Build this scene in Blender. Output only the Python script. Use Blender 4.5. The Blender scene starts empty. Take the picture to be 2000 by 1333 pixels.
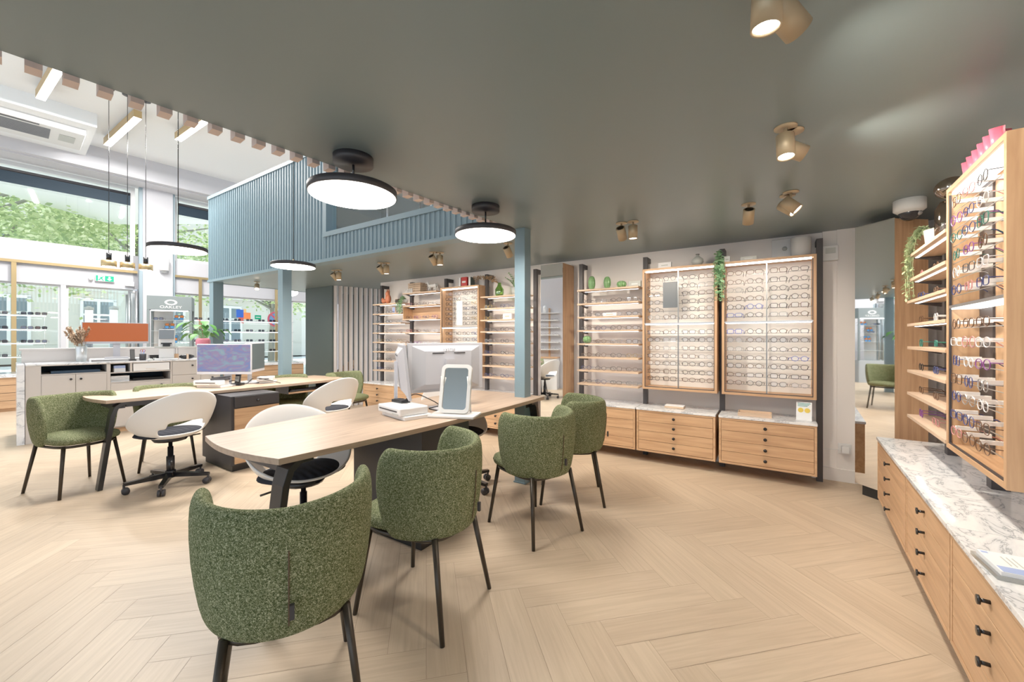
import bpy, bmesh, math, random
from math import sin, cos, pi, radians, atan2, sqrt
from mathutils import Vector, Matrix
random.seed(7)
SC = bpy.context.scene
COL = SC.collection
# ------------------------------------------------------------------ helpers
class MB:
    """collects shapes and links them as one mesh object"""
    def __init__(s): s.v=[]; s.f=[]; s.m=[]; s.sm=[]
    def add(s, vs, fs, mi=0, smooth=False):
        b=len(s.v); s.v+= [tuple(v) for v in vs]
        for f in fs: s.f.append([b+i for i in f]); s.m.append(mi); s.sm.append(smooth)
    def box(s, x0,x1,y0,y1,z0,z1, mi=0, M=None):
        vs=[(x,y,z) for z in (z0,z1) for y in (y0,y1) for x in (x0,x1)]
        if M is not None: vs=[M@Vector(v) for v in vs]
        s.add(vs,[(0,2,3,1),(4,5,7,6),(0,1,5,4),(2,6,7,3),(0,4,6,2),(1,3,7,5)],mi); return s
    def tube(s, pts, r, seg=8, mi=0, closed=False, r2=None, flat=None):
        pts=[Vector(p) for p in pts]; n=len(pts); vs=[]; up=Vector((0,0,1)); prev=None
        for i,p in enumerate(pts):
            if closed: t=(pts[(i+1)%n]-pts[i-1])
            else: t=(pts[min(i+1,n-1)]-pts[max(i-1,0)])
            t.normalize()
            if prev is None:
                a=t.cross(up)
                if a.length<1e-3: a=t.cross(Vector((0,1,0)))
            else: a=prev-t*prev.dot(t)
            a.normalize(); prev=a; b=t.cross(a)
            rr=r if r2 is None else r+(r2-r)*i/max(1,n-1)
            for k in range(seg):
                g=2*pi*k/seg+pi/seg; vs.append(p+a*cos(g)*rr+b*sin(g)*rr)
        fs=[]; m=n if closed else n-1
        for i in range(m):
            for k in range(seg):
                a0=i*seg+k; a1=i*seg+(k+1)%seg; j=(i+1)%n
                fs.append((a0,a1,j*seg+(k+1)%seg,j*seg+k))
        if not closed:
            fs.append(tuple(range(seg))[::-1]); fs.append(tuple((n-1)*seg+k for k in range(seg)))
        s.add(vs,fs,mi,seg>5); return s
    def lathe(s, prof, seg=24, mi=0, c=(0,0,0), M=None, smooth=True):
        vs=[]
        for r,z in prof:
            for k in range(seg):
                g=2*pi*k/seg; v=Vector((c[0]+r*cos(g),c[1]+r*sin(g),c[2]+z)); vs.append(M@v if M is not None else v)
        fs=[]
        for i in range(len(prof)-1):
            for k in range(seg):
                fs.append((i*seg+k,i*seg+(k+1)%seg,(i+1)*seg+(k+1)%seg,(i+1)*seg+k))
        if prof[0][0]>1e-5: fs.append(tuple(range(seg))[::-1])
        if prof[-1][0]>1e-5: fs.append(tuple((len(prof)-1)*seg+k for k in range(seg)))
        s.add(vs,fs,mi,smooth); return s
    def prism(s, poly, z0, z1, mi=0, M=None):
        n=len(poly); vs=[(x,y,z0) for x,y in poly]+[(x,y,z1) for x,y in poly]
        if M is not None: vs=[M@Vector(v) for v in vs]
        fs=[tuple(range(n))[::-1],tuple(range(n,2*n))]+[(i,(i+1)%n,n+(i+1)%n,n+i) for i in range(n)]
        s.add(vs,fs,mi); return s
    def sphere(s, c, r, mi=0, seg=16, sc=(1,1,1)):
        vs=[];R=max(4,seg//2)
        for i in range(R+1):
            for k in range(seg):
                a=pi*i/R; g=2*pi*k/seg
                vs.append((c[0]+r*sc[0]*sin(a)*cos(g),c[1]+r*sc[1]*sin(a)*sin(g),c[2]+r*sc[2]*cos(a)))
        fs=[(i*seg+k,(i+1)*seg+k,(i+1)*seg+(k+1)%seg,i*seg+(k+1)%seg) for i in range(R) for k in range(seg)]
        s.add(vs,fs,mi,True); return s
    def mesh(s,name,mats):
        me=bpy.data.meshes.new(name); me.from_pydata(s.v,[],s.f)
        if not isinstance(mats,(list,tuple)): mats=[mats]
        for m in mats: me.materials.append(m)
        me.polygons.foreach_set('material_index',s.m); me.polygons.foreach_set('use_smooth',s.sm)
        me.validate(); me.update(); return me
    def build(s,name,mats,parent=None,loc=None,rz=None,bevel=0,sub=0,solid=0):
        o=bpy.data.objects.new(name,s.mesh(name,mats)); COL.objects.link(o)
        if parent is not None: o.parent=parent
        if loc is not None: o.location=loc
        if rz is not None: o.rotation_euler=(0,0,rz)
        if solid:
            md=o.modifiers.new('s','SOLIDIFY'); md.thickness=solid; md.offset=0
        if sub:
            md=o.modifiers.new('u','SUBSURF'); md.levels=sub; md.render_levels=sub
        if bevel:
            md=o.modifiers.new('b','BEVEL'); md.width=bevel; md.segments=2; md.limit_method='ANGLE'; md.angle_limit=radians(40)
        return o
def tag(o,label,cat,group=None):
    o['label']=label; o['category']=cat
    if group: o['group']=group
    return o
def thing(name,label,cat,loc=(0,0,0),rz=0,group=None):
    o=bpy.data.objects.new(name,None); COL.objects.link(o); o.location=loc; o.rotation_euler=(0,0,rz)
    o.empty_display_size=.05
    return tag(o,label,cat,group)
def struct(o): o['kind']='structure'; return o
def dup(root,loc,rz,label,group=None):
    r=root.copy(); COL.objects.link(r); r.location=loc; r.rotation_euler=(0,0,rz); r['label']=label
    if group: r['group']=group
    for ch in list(root.children):
        c=ch.copy(); COL.objects.link(c); c.parent=r
        for g in list(ch.children):
            d=g.copy(); COL.objects.link(d); d.parent=c
    return r
def text(name,body,size,mat,parent,loc,rot=(pi/2,0,0),ext=.0008,align='CENTER',sx=1):
    cu=bpy.data.curves.new(name,'FONT'); cu.body=body; cu.size=size; cu.extrude=ext; cu.align_x=align
    cu.materials.append(mat)
    dg=bpy.context.evaluated_depsgraph_get()
    tmp=bpy.data.objects.new(name,cu); COL.objects.link(tmp)
    me=bpy.data.meshes.new_from_object(tmp.evaluated_get(bpy.context.evaluated_depsgraph_get()))
    bpy.data.objects.remove(tmp); o=bpy.data.objects.new(name,me); COL.objects.link(o)
    o.location=loc; o.rotation_euler=rot; o.scale=(sx,1,1)
    if parent is not None: o.parent=parent
    return o
ORD=['zeroth','first','second','third','fourth','fifth','sixth','seventh','eighth','ninth','tenth','eleventh','twelfth','thirteenth','fourteenth']
# ------------------------------------------------------------------ materials
def mat(name,col,rough=.5,metal=0,spec=.5,emit=0,ecol=None,trans=0,alpha=1):
    m=bpy.data.materials.new(name); m.use_nodes=True; b=m.node_tree.nodes['Principled BSDF']
    b.inputs['Base Color'].default_value=(*col,1); b.inputs['Roughness'].default_value=rough
    b.inputs['Metallic'].default_value=metal; b.inputs['Specular IOR Level'].default_value=spec
    if emit: b.inputs['Emission Color'].default_value=(*(ecol or col),1); b.inputs['Emission Strength'].default_value=emit
    if trans: b.inputs['Transmission Weight'].default_value=trans
    if alpha<1: b.inputs['Alpha'].default_value=alpha
    return m
def N(m,t,**k):
    n=m.node_tree.nodes.new(t)
    for a,v in k.items(): setattr(n,a,v)
    return n
def L(m,a,b): m.node_tree.links.new(a,b)
def ramp(m,stops):
    r=N(m,'ShaderNodeValToRGB'); e=r.color_ramp.elements
    while len(e)<len(stops): e.new(.5)
    for i,(p,c) in enumerate(stops): e[i].position=p; e[i].color=(*c,1)
    return r
def wood(name,axis,c1,c2,knot=(.16,.08,.035),rough=.45,kn=.8,uv=False):
    m=mat(name,c1,rough); b=m.node_tree.nodes['Principled BSDF']
    tc=N(m,'ShaderNodeTexCoord'); mp=N(m,'ShaderNodeMapping')
    sc=[22,22,22]; sc[axis]=1.5
    mp.inputs['Scale'].default_value=sc
    L(m,tc.outputs['UV' if uv else 'Object'],mp.inputs['Vector'])
    oi=N(m,'ShaderNodeObjectInfo'); mu=N(m,'ShaderNodeMath',operation='MULTIPLY'); mu.inputs[1].default_value=37
    L(m,oi.outputs['Random'],mu.inputs[0])
    n1=N(m,'ShaderNodeTexNoise',noise_dimensions='4D'); n1.inputs['Scale'].default_value=1.6; n1.inputs['Detail'].default_value=6; n1.inputs['Distortion'].default_value=.6
    L(m,mp.outputs[0],n1.inputs['Vector']); L(m,mu.outputs[0],n1.inputs['W'])
    rp=ramp(m,[(.3,c2),(.62,c1)]); L(m,n1.outputs[0],rp.inputs[0])
    # knots
    mp2=N(m,'ShaderNodeMapping'); s2=[9,9,9]; s2[axis]=3.2; mp2.inputs['Scale'].default_value=s2
    L(m,tc.outputs['UV' if uv else 'Object'],mp2.inputs['Vector'])
    vo=N(m,'ShaderNodeTexVoronoi',voronoi_dimensions='4D'); vo.inputs['Scale'].default_value=1; vo.inputs['Randomness'].default_value=1
    L(m,mp2.outputs[0],vo.inputs['Vector']); L(m,mu.outputs[0],vo.inputs['W'])
    r2=ramp(m,[(.04,(1,1,1)),(.20,(0,0,0))]); L(m,vo.outputs['Distance'],r2.inputs[0])
    mk=N(m,'ShaderNodeMath',operation='MULTIPLY'); mk.inputs[1].default_value=kn; L(m,r2.outputs[0],mk.inputs[0])
    mx=N(m,'ShaderNodeMix',data_type='RGBA'); L(m,mk.outputs[0],mx.inputs[0]); L(m,rp.outputs[0],mx.inputs[6]); mx.inputs[7].default_value=(*knot,1)
    L(m,mx.outputs[2],b.inputs['Base Color'])
    return m
OAK1,OAK2=(.62,.385,.215),(.46,.265,.14)
M={}
M['oakx']=wood('oak_grain_along_x',0,OAK1,OAK2)
M['oaky']=wood('oak_grain_along_y',1,OAK1,OAK2)
M['oakz']=wood('oak_grain_along_z',2,OAK1,OAK2)
M['table']=wood('pale_oak_tabletop',0,(.50,.365,.265),(.385,.27,.19),kn=.35,rough=.4)
M['oakp']=wood('pale_oak_shelf',0,(.66,.49,.35),(.54,.38,.26),kn=.1)
M['wall']=mat('warm_white_wall_paint',(.88,.83,.80),.75)
M['wallw']=mat('cool_white_wall_paint',(.62,.615,.65),.75)
M['white']=mat('matt_white',(.8,.8,.8),.5)
M['ceilw']=mat('white_ceiling_paint',(.92,.95,.97),.8)
M['slate']=mat('satin_slate_ceiling_paint',(.185,.238,.25),.36,spec=.4)
M['blue']=mat('blue_grey_panel_paint',(.19,.285,.335),.45)
M['dslate']=mat('dark_slate_paint',(.07,.095,.09),.5)
M['black']=mat('black_powder_coat',(.012,.012,.013),.4)
M['charc']=mat('charcoal_laminate',(.035,.033,.038),.45)
M['post']=mat('anthracite_steel',(.05,.045,.048),.5)
M['bronze']=mat('dark_bronze_tube',(.045,.035,.025),.35,metal=.4)
M['brass']=mat('brushed_brass',(.55,.40,.20),.38,metal=.75)
M['can']=mat('champagne_spot_body',(.50,.40,.26),.45,metal=.35)
M['steel']=mat('brushed_steel',(.5,.5,.52),.3,metal=.9)
M['plastic']=mat('warm_white_plastic',(.80,.785,.76),.35)
M['screenw']=mat('white_monitor_plastic',(.52,.52,.56),.4)
M['felt']=None
M['led']=mat('white_led_diffuser',(1,1,1),.5,emit=14,ecol=(1,.93,.84))
M['ledw']=mat('cool_led_diffuser',(1,1,1),.5,emit=4,ecol=(.95,.97,1))
M['lens']=mat('spot_lens_glow',(1,1,1),.5,emit=14,ecol=(1,.9,.75))
M['tag']=mat('white_card',(.85,.85,.86),.6)
M['mirror']=mat('mirror_silver',(.93,.95,.96),.02,metal=1)
M['red']=mat('red_paint',(.5,.03,.03),.5)
M['ter']=mat('terracotta_glaze',(.55,.17,.08),.45)
M['pink']=mat('pink_ceramic',(.75,.22,.30),.4)
M['green']=mat('green_ceramic',(.20,.40,.16),.3)
M['groove']=mat('dark_joint',(.10,.06,.035),.8)
M['joint']=mat('plank_joint',(.30,.22,.15),.8)
M['leaf']=mat('fresh_leaf',(.10,.30,.06),.5)
M['leaf2']=mat('pale_succulent_leaf',(.42,.52,.28),.5)
M['leaf3']=mat('mint_leaf',(.32,.56,.32),.5)
M['dry']=mat('dried_stem',(.35,.22,.12),.7)
M['pampas']=mat('pampas_plume',(.65,.48,.34),.9)
M['stone']=mat('speckled_stoneware',(.5,.52,.50),.5)
M['paper']=mat('white_paper',(.85,.86,.88),.6)
M['bluep']=mat('pale_blue_print',(.35,.45,.75),.6)
M['blk']=mat('glossy_black_plastic',(.01,.01,.012),.25)
M['beige']=mat('beige_case_back',(.88,.85,.81),.6)
M['ledc']=mat('case_led_diffuser',(1,1,1),.5,emit=6.5,ecol=(1,.98,.95))
M['ledd']=mat('soft_led_diffuser',(1,1,1),.5,emit=3.5,ecol=(1,.97,.92))
M['counter']=mat('greige_counter_lacquer',(.58,.54,.51),.5)
M['rail']=mat('thin_metal_rail',(.25,.25,.25),.3,metal=.8)
def glassy(name,tint,gl=.12,tr=(1,1,1),rough=.02):
    m=bpy.data.materials.new(name); m.use_nodes=True; nt=m.node_tree; nt.nodes.clear()
    o=nt.nodes.new('ShaderNodeOutputMaterial'); a=nt.nodes.new('ShaderNodeBsdfTransparent'); a.inputs[0].default_value=(*tr,1)
    g=nt.nodes.new('ShaderNodeBsdfGlossy'); g.inputs[0].default_value=(*tint,1); g.inputs['Roughness'].default_value=rough
    x=nt.nodes.new('ShaderNodeMixShader'); x.inputs[0].default_value=gl
    nt.links.new(a.outputs[0],x.inputs[1]); nt.links.new(g.outputs[0],x.inputs[2]); nt.links.new(x.outputs[0],o.inputs[0])
    return m
M['pane']=glassy('window_glass',(1,1,1),.06,(.97,1,1))
M['glens']=glassy('clear_lens',(1,1,1),.10)
M['slens']=glassy('dark_sun_lens',(.6,.6,.7),.2,(.12,.12,.16))
M['gshelf']=glassy('frosted_glass_shelf',(1,1,1),.5,(.95,1,1),.3)
M['amber']=glassy('smoked_amber_glass',(1,.9,.8),.35,(.25,.13,.05),.05)
M['gglass']=glassy('green_bottle_glass',(.9,1,.9),.25,(.35,.60,.15),.05)
M['olens']=mat('orange_mirror_lens',(.8,.22,.04),.2,metal=.3)
M['blens']=mat('blue_mirror_lens',(.1,.35,.7),.2,metal=.3)
# boucle
def boucle():
    m=mat('green_boucle_fabric',(.1,.15,.06),.95,spec=.1); b=m.node_tree.nodes['Principled BSDF']
    tc=N(m,'ShaderNodeTexCoord'); n=N(m,'ShaderNodeTexNoise'); n.inputs['Scale'].default_value=240; n.inputs['Detail'].default_value=3
    n.inputs['Distortion'].default_value=1.5
    L(m,tc.outputs['Object'],n.inputs['Vector'])
    r=ramp(m,[(.38,(.045,.062,.024)),(.52,(.15,.175,.080)),(.64,(.46,.47,.31))]); L(m,n.outputs[0],r.inputs[0]); L(m,r.outputs[0],b.inputs['Base Color'])
    bp=N(m,'ShaderNodeBump'); bp.inputs['Strength'].default_value=.6; bp.inputs['Distance'].default_value=.004
    L(m,n.outputs[0],bp.inputs['Height']); L(m,bp.outputs[0],b.inputs['Normal'])
    return m
M['boucle']=boucle()
def felt():
    m=mat('charcoal_felt',(.03,.032,.04),.95,spec=.1); b=m.node_tree.nodes['Principled BSDF']
    tc=N(m,'ShaderNodeTexCoord'); w=N(m,'ShaderNodeTexWave'); w.inputs['Scale'].default_value=7; w.inputs['Distortion'].default_value=3
    L(m,tc.outputs['Object'],w.inputs['Vector']); bp=N(m,'ShaderNodeBump'); bp.inputs['Strength'].default_value=.5; bp.inputs['Distance'].default_value=.01
    L(m,w.outputs['Fac'],bp.inputs['Height']); L(m,bp.outputs[0],b.inputs['Normal']); return m
M['felt']=felt()
def marble():
    m=mat('white_veined_marble',(.8,.8,.8),.12,spec=.5); b=m.node_tree.nodes['Principled BSDF']
    tc=N(m,'ShaderNodeTexCoord'); mp=N(m,'ShaderNodeMapping'); mp.inputs['Scale'].default_value=(2.2,4.5,4.5); mp.inputs['Rotation'].default_value=(0,0,.5)
    L(m,tc.outputs['Object'],mp.inputs[0])
    n=N(m,'ShaderNodeTexNoise'); n.inputs['Scale'].default_value=1.3; n.inputs['Detail'].default_value=12; n.inputs['Roughness'].default_value=.62; n.inputs['Distortion'].default_value=1.6
    L(m,mp.outputs[0],n.inputs['Vector'])
    r=ramp(m,[(.40,(.84,.85,.87)),(.480,(.74,.76,.79)),(.50,(.36,.38,.42)),(.515,(.72,.74,.77)),(.60,(.86,.87,.88))]); L(m,n.outputs[0],r.inputs[0]); L(m,r.outputs[0],b.inputs['Base Color']); return m
M['marble']=marble()
def floor_mat():
    m=mat('oak_herringbone_planks',(.6,.45,.3),.42,spec=.4); b=m.node_tree.nodes['Principled BSDF']
    uv=N(m,'ShaderNodeUVMap'); uv.uv_map='UVMap'; mp=N(m,'ShaderNodeMapping'); mp.inputs['Scale'].default_value=(1.6,26,1); L(m,uv.outputs[0],mp.inputs[0])
    n=N(m,'ShaderNodeTexNoise'); n.inputs['Scale'].default_value=1.5; n.inputs['Detail'].default_value=7; n.inputs['Distortion'].default_value=1.2
    L(m,mp.outputs[0],n.inputs['Vector'])
    r=ramp(m,[(.3,(.54,.42,.30)),(.6,(.62,.49,.355)),(.8,(.66,.53,.395))]); L(m,n.outputs[0],r.inputs[0])
    at=N(m,'ShaderNodeAttribute'); at.attribute_name='tone'; at.attribute_type='GEOMETRY'
    r2=ramp(m,[(0,(.90,.885,.87)),(1,(1.0,1.0,.99))]); L(m,at.outputs['Fac'],r2.inputs[0])
    mx=N(m,'ShaderNodeMix',data_type='RGBA',blend_type='MULTIPLY'); mx.inputs[0].default_value=1
    L(m,r.outputs[0],mx.inputs[6]); L(m,r2.outputs[0],mx.inputs[7]); L(m,mx.outputs[2],b.inputs['Base Color']); return m
M['floor']=floor_mat()
# ------------------------------------------------------------------ frames of reference
class F:
    """ground frame: x along a wall, y into the wall (away from the room)"""
    def __init__(s,o,th): s.o=o; s.th=th; s.c=cos(th); s.s=sin(th)
    def p(s,x,y,z=0): return (s.o[0]+x*s.c-y*s.s, s.o[1]+x*s.s+y*s.c, z)
BW=F((-2.233,6.847),radians(-32.915))      # back wall
RW=F((2.613,2.862),radians(-125.5))        # right wall (y=0 is the drawer-cabinet front line)
WW=F((9.156*-1,7.283),radians(51.5))       # window wall, inner face y=0
FC=F((-5.16,6.816),radians(-32.915))       # mezzanine facade
DK=F((0,0),radians(57.1))                  # desks
CT=F((-5.14,5.42),radians(51.5))           # reception counter
H1=2.2; H2=4.95
TH=BW.th
# ================================================================== THE SETTING
def floor():
    me=bpy.data.meshes.new('floor'); w=.15; n=5; th=radians(12.1)
    e1=Vector((-cos(th),-sin(th))); e2=Vector((-sin(th),cos(th)))
    vs=[];fs=[];uvs=[];tn=[]; g=.0007; rn=random.Random(3)
    def plank(x,y,hor):
        if hor: r=[(x,y),(x+n,y),(x+n,y+1),(x,y+1)]; 
        else: r=[(x,y),(x+1,y),(x+1,y+n),(x,y+n)]
        cx=sum(p[0] for p in r)/4; cy=sum(p[1] for p in r)/4
        P=e1*cx*w+e2*cy*w
        if not(-10.5<P.x<4.6 and -2.6<P.y<13): return
        if P.x<-9 and P.y<2: return
        b=len(vs); ou,ov=rn.random()*50,rn.random()*50; t=rn.random(); fl=rn.random()<.5
        for (px,py) in r:
            sx=px*w-(g if px>cx else -g); sy=py*w-(g if py>cy else -g)
            Q=e1*sx+e2*sy; vs.append((Q.x,Q.y,0))
            a=(px-x)*w; c=(py-y)*w
            if not hor: a,c=c,a
            uvs.append((a+ou,c+ov))
        fs.append([b+3,b+2,b+1,b]); tn.append(t)
    R=110
    for x in range(-R,R):
        for y in range(-R,R):
            d=(x-y)%(2*n)
            if d==0: plank(x,y,True)
            elif d==2*n-1: plank(x,y,False)
    me.from_pydata(vs,[],fs); me.materials.append(M['floor']); me.materials.append(M['joint'])
    uvl=me.uv_layers.new(name='UVMap')
    for l in me.loops: uvl.data[l.index].uv=uvs[l.vertex_index]
    at=me.attributes.new('tone','FLOAT','FACE'); at.data.foreach_set('value',tn)
    # sub floor
    bm=bmesh.new(); bm.from_mesh(me)
    q=[bm.verts.new(p) for p in ((-11,-3,-.002),(5,-3,-.002),(5,13.5,-.002),(-11,13.5,-.002))]
    f=bm.faces.new(q); f.material_index=1; bm.to_mesh(me); bm.free()
    o=bpy.data.objects.new('floor',me); COL.objects.link(o); struct(o)
floor()
# lower ceiling (mezzanine underside)
q=FC.p(0,0); e0=(-4.17,-1.8); e1=(.0165,3.465)
far=FC.p(0,3.4)
mb=MB(); mb.prism([e0,(4.6,-1.8),(4.6,2.6),BW.p(6.95,.06)[:2],BW.p(0,.06)[:2],BW.p(.3,3.0)[:2],far[:2],FC.p(0,.02)[:2],FC.p(6.17,.02)[:2],e1],H1,H1+.3)
struct(mb.build('ceiling',M['slate']))
mb=MB(); mb.prism([(-13,-2),(3,-2),(3,13),(-13,13)],H2,H2+.1)
struct(mb.build('ceiling_upper',M['ceilw']))
# mezzanine facade
def ribbed(x0,x1,z0,z1,name):
    mb=MB(); p=.068; x=x0; prof=[]
    while x<x1-1e-4:
        xe=min(x+p,x1); prof+=[(x,0),(min(x+.008,xe),.011),(min(x+.030,xe),.011),(min(x+.038,xe),0)]; x=xe
    prof.append((x1,0)); vs=[];fs=[]
    for (a,b) in prof: vs+= [FC.p(a,-b,z0),FC.p(a,-b,z1)]
    for i in range(len(prof)-1): fs.append((2*i,2*i+2,2*i+3,2*i+1))
    mb.add(vs,fs); mb.add([FC.p(x0,.03,z0),FC.p(x1,.03,z0),FC.p(x1,.03,z1),FC.p(x0,.03,z1),FC.p(x0,.1,z0),FC.p(x1,.1,z0),FC.p(x1,.1,z1),FC.p(x0,.1,z1)],[(0,1,2,3),(4,7,6,5),(0,4,5,1),(3,2,6,7),(0,3,7,4),(1,5,6,2)])
    return mb.build(name,M['blue'])
def fbox(Fr,x0,x1,y0,y1,z0,z1,mb=None,mi=0):
    mb=mb or MB(); vs=[Fr.p(x,y,z) for z in (z0,z1) for y in (y0,y1) for x in (x0,x1)]
    mb.add(vs,[(0,2,3,1),(4,5,7,6),(0,1,5,4),(2,6,7,3),(0,4,6,2),(1,3,7,5)],mi); return mb
struct(ribbed(.0,3.37,2.235,3.60,'wall_mezzanine_tall'))
struct(ribbed(3.37,6.16,2.235,2.505,'wall_mezzanine_low'))
mb=MB(); fbox(FC,-.01,6.16,-.022,.12,2.195,2.235,mb); fbox(FC,-.01,3.43,-.022,.12,3.60,3.652,mb)
fbox(FC,3.37,3.43,-.022,.12,2.505,3.60,mb); fbox(FC,3.43,6.16,-.022,.12,2.505,2.562,mb)
fbox(FC,-.012,.03,-.012,3.4,2.195,2.235,mb); fbox(FC,-.012,.03,-.012,3.4,3.60,3.652,mb); fbox(FC,0,.02,0,3.4,2.235,3.6,mb)
struct(mb.build('trim_1',M['blue']))
# mezzanine interior
mb=MB(); fbox(FC,.05,6.9,.12,3.2,2.48,2.52,mb); struct(mb.build('floor_mezzanine',M['oakx']))
mb=MB(); fbox(FC,3.2,6.9,2.6,2.7,2.5,H2,mb); 
for i in range(24): fbox(FC,3.3+i*.14,3.36+i*.14,2.5,2.6,2.5,H2,mb)
struct(mb.build('wall_mezzanine_back',M['wallw']))
mb=MB(); fbox(FC,3.30,3.36,.12,2.6,2.5,3.6,mb); struct(mb.build('wall_mezzanine_side',M['dslate']))
mb=MB(); fbox(FC,3.46,5.9,.045,.055,2.562,3.3,mb); o=mb.build('window_6',M['pane']); struct(o)
t=thing('lounge_chair','grey upholstered lounge chair behind the mezzanine glass','chair',FC.p(4.95,.75,2.52),TH)
MB().sphere((0,0,.42),.3,sc=(1,.8,.35)).build('seat',M['stone'],t)
MB().sphere((0,.15,.62),.30,sc=(1,.28,1)).build('backrest',M['stone'],t)
for sx in (-1,1):
    for sy in (-1,1): MB().tube([(sx*.15,sy*.12,.4),(sx*.22,sy*.2,0)],.012).build('leg',M['bronze'],t)
t=thing('meeting_table','white meeting table behind the mezzanine glass','table',FC.p(4.15,.95,2.52),TH)
MB().box(-.45,.45,-.35,.35,.70,.73).build('tabletop',M['white'],t,bevel=.01)
for sx in (-1,1):
    for sy in (-1,1): MB().tube([(sx*.4,sy*.3,.7),(sx*.4,sy*.3,0)],.015).build('leg',M['steel'],t)
# battens along the ceiling edge
ed=Vector((.6225,.7826)); en=Vector((-.7826,.6225)); eb=Vector((-1.678,1.3346))
i=0; k=-12
mb0=MB(); mb0.box(-.02,.02,0,.062,H1-.020,3.3)
bm_=mb0.mesh('ceiling_batten',mat('pale_batten_wood',(.62,.50,.45),.6))
tt=.034-12*.0878
nb=0
while tt<2.62:
    if tt>-.6:
        o=bpy.data.objects.new('ceiling_batten',bm_); COL.objects.link(o); p=eb+ed*(tt+.02); o.location=(p.x,p.y,0); o.rotation_euler=(0,0,radians(51.5))
        tag(o,'pale wooden batten standing in the row along the edge of the slate ceiling','batten','battens along the ceiling edge')
    tt+=.0878
mb=MB(); fbox(BW,-.02,6.95,0,.12,0,H1,mb); struct(mb.build('wall_back',M['wall']))
mb=MB(); fbox(BW,5.98,6.08,-.03,0,0,H1,mb); fbox(BW,6.08,6.30,-.045,0,0,H1,mb); struct(mb.build('wall_chimney',M['wall']))
mb=MB(); fbox(BW,5.9,6.2,-.058,-.03,0,.11,mb); struct(mb.build('baseboard_back',M['wall'],bevel=.003))
# right wall
mb=MB(); fbox(RW,-1.0,4.5,.44,.56,0,H1,mb); struct(mb.build('wall_right',M['wall']))
# side wall outside the frame on the left (seen in the tall mirror)
mb=MB(); mb.prism([(-5.3,3.9),(-3.4,1.2),(-3.48,1.14),(-5.38,3.84)],0,3.2); struct(mb.build('wall_side',M['wallw']))
# tall mirror panel between the shelf bays
t=thing('mirror_column','tall mirror panel with slate grey look on top and an oak side, between two shelf bays','mirror',BW.p(3.557,-.30),TH-.05)
MB().box(-.30,0,.0,.006,.06,2.13).build('mirror_glass',M['mirror'],t)
MB().box(-.30,-.0225,.006,.28,.06,2.125).build('core',M['wall'],t); MB().box(-.022,.0,.0065,.285,.05,2.13).build('side_panel',M['oakz'],t)
MB().box(-.28,-.03,.03,.28,0,.06).build('plinth',M['black'],t)
# stair wall and slat screen
mb=MB(); mb.prism([(-3.99,7.74),(-3.24,7.21),(-3.19,7.28),(-3.94,7.81)],0,H1); struct(mb.build('wall_stair',M['dslate']))
mb=MB(); mb.prism([(-3.6,8.6),(-1.6,10.2),(-1.7,10.3),(-3.7,8.7)],0,2.6); struct(mb.build('wall_stairwell',M['dslate']))
sl=MB(); sl.box(-.030,.030,-.018,.018,0,H1); slm=sl.mesh('screen_slat',mat('greige_slat_paint',(.74,.69,.68),.6))
for i in range(16):
    o=bpy.data.objects.new('screen_slat',slm); COL.objects.link(o); u=i*.092
    o.location=(-3.20+u*.766,7.25+u*.643,0); o.rotation_euler=(0,0,radians(-10))
    tag(o,'floor to ceiling greige vertical slat in the screen beside the dark stair wall','slat','vertical slats of the stair screen')
mb=MB(); mb.tube([(-3.62,7.72,.35),(-3.0,7.6,.78)],.09,seg=4); tag(mb.build('stair_stringer',M['oakx']),'small orange oak stair stringer seen between dark wall and slats','stair')
# columns
def column(name,x,y,s,th,z1=H1):
    mb=MB(); mb.box(-s/2,s/2,-s/2,s/2,0,z1); mb.box(-s/2-.008,s/2+.008,-s/2-.008,s/2+.008,0,.012)
    o=mb.build(name,M['blue'],loc=(x,y,0),rz=th,bevel=.002); return struct(o)
column('column_1',.093,3.492,.102,TH)
column('column_2',-3.075,5.42,.12,TH)
column('column_3',-5.02,6.80,.15,TH)
# ---------------------------------------------------------------- window wall
mb=MB()
def wwb(x0,x1,z0,z1,y0=0,y1=.3): fbox(WW,x0,x1,y0,y1,z0,z1,mb)
wwb(-4.5,8,4.56,H2); wwb(-4.5,8,2.29,3.02)
wwb(1.80,2.30,0,4.56,-.12,.3); wwb(5.6,8,0,4.56); wwb(-4.5,-3.2,0,4.56)
wwb(-4.5,8,4.50,4.56,-.5,0); wwb(-4.5,8,4.52,H2,-.62,-.5)
wwb(1.66,1.80,0,3.02); wwb(.63,.70,0,2.30)
struct(mb.build('wall_left',M['wallw']))
mb=MB()
wwb(1.745,1.80,0,4.56,-.08,.02); wwb(2.30,2.345,0,4.56,-.08,.02)
struct(mb.build('trim_2',mat('pale_blue_steel_trim',(.33,.42,.47),.4)))
def window(name,x0,x1,z0,z1,fr=.07,y=.12,mull=()):
    t=bpy.data.objects.new(name,None); COL.objects.link(t); t.location=WW.p(0,0); t.rotation_euler=(0,0,WW.th); struct(t)
    m=MB(); m.box(x0,x0+fr,y-.05,y+.05,z0,z1); m.box(x1-fr,x1,y-.05,y+.05,z0,z1); m.box(x0+fr,x1-fr,y-.05,y+.05,z0,z0+fr); m.box(x0+fr,x1-fr,y-.05,y+.05,z1-fr,z1)
    for u in mull: m.box(u-.03,u+.03,y-.05,y+.05,z0,z1)
    m.build('window_frame',M['white'],t); MB().box(x0+fr,x1-fr,y-.004,y+.004,z0+fr,z1-fr).build('glass_pane',M['pane'],t); return t
window('window_1',-3.2,1.70,3.02,4.50); window('window_2',2.345,5.6,3.02,4.50)
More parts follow.
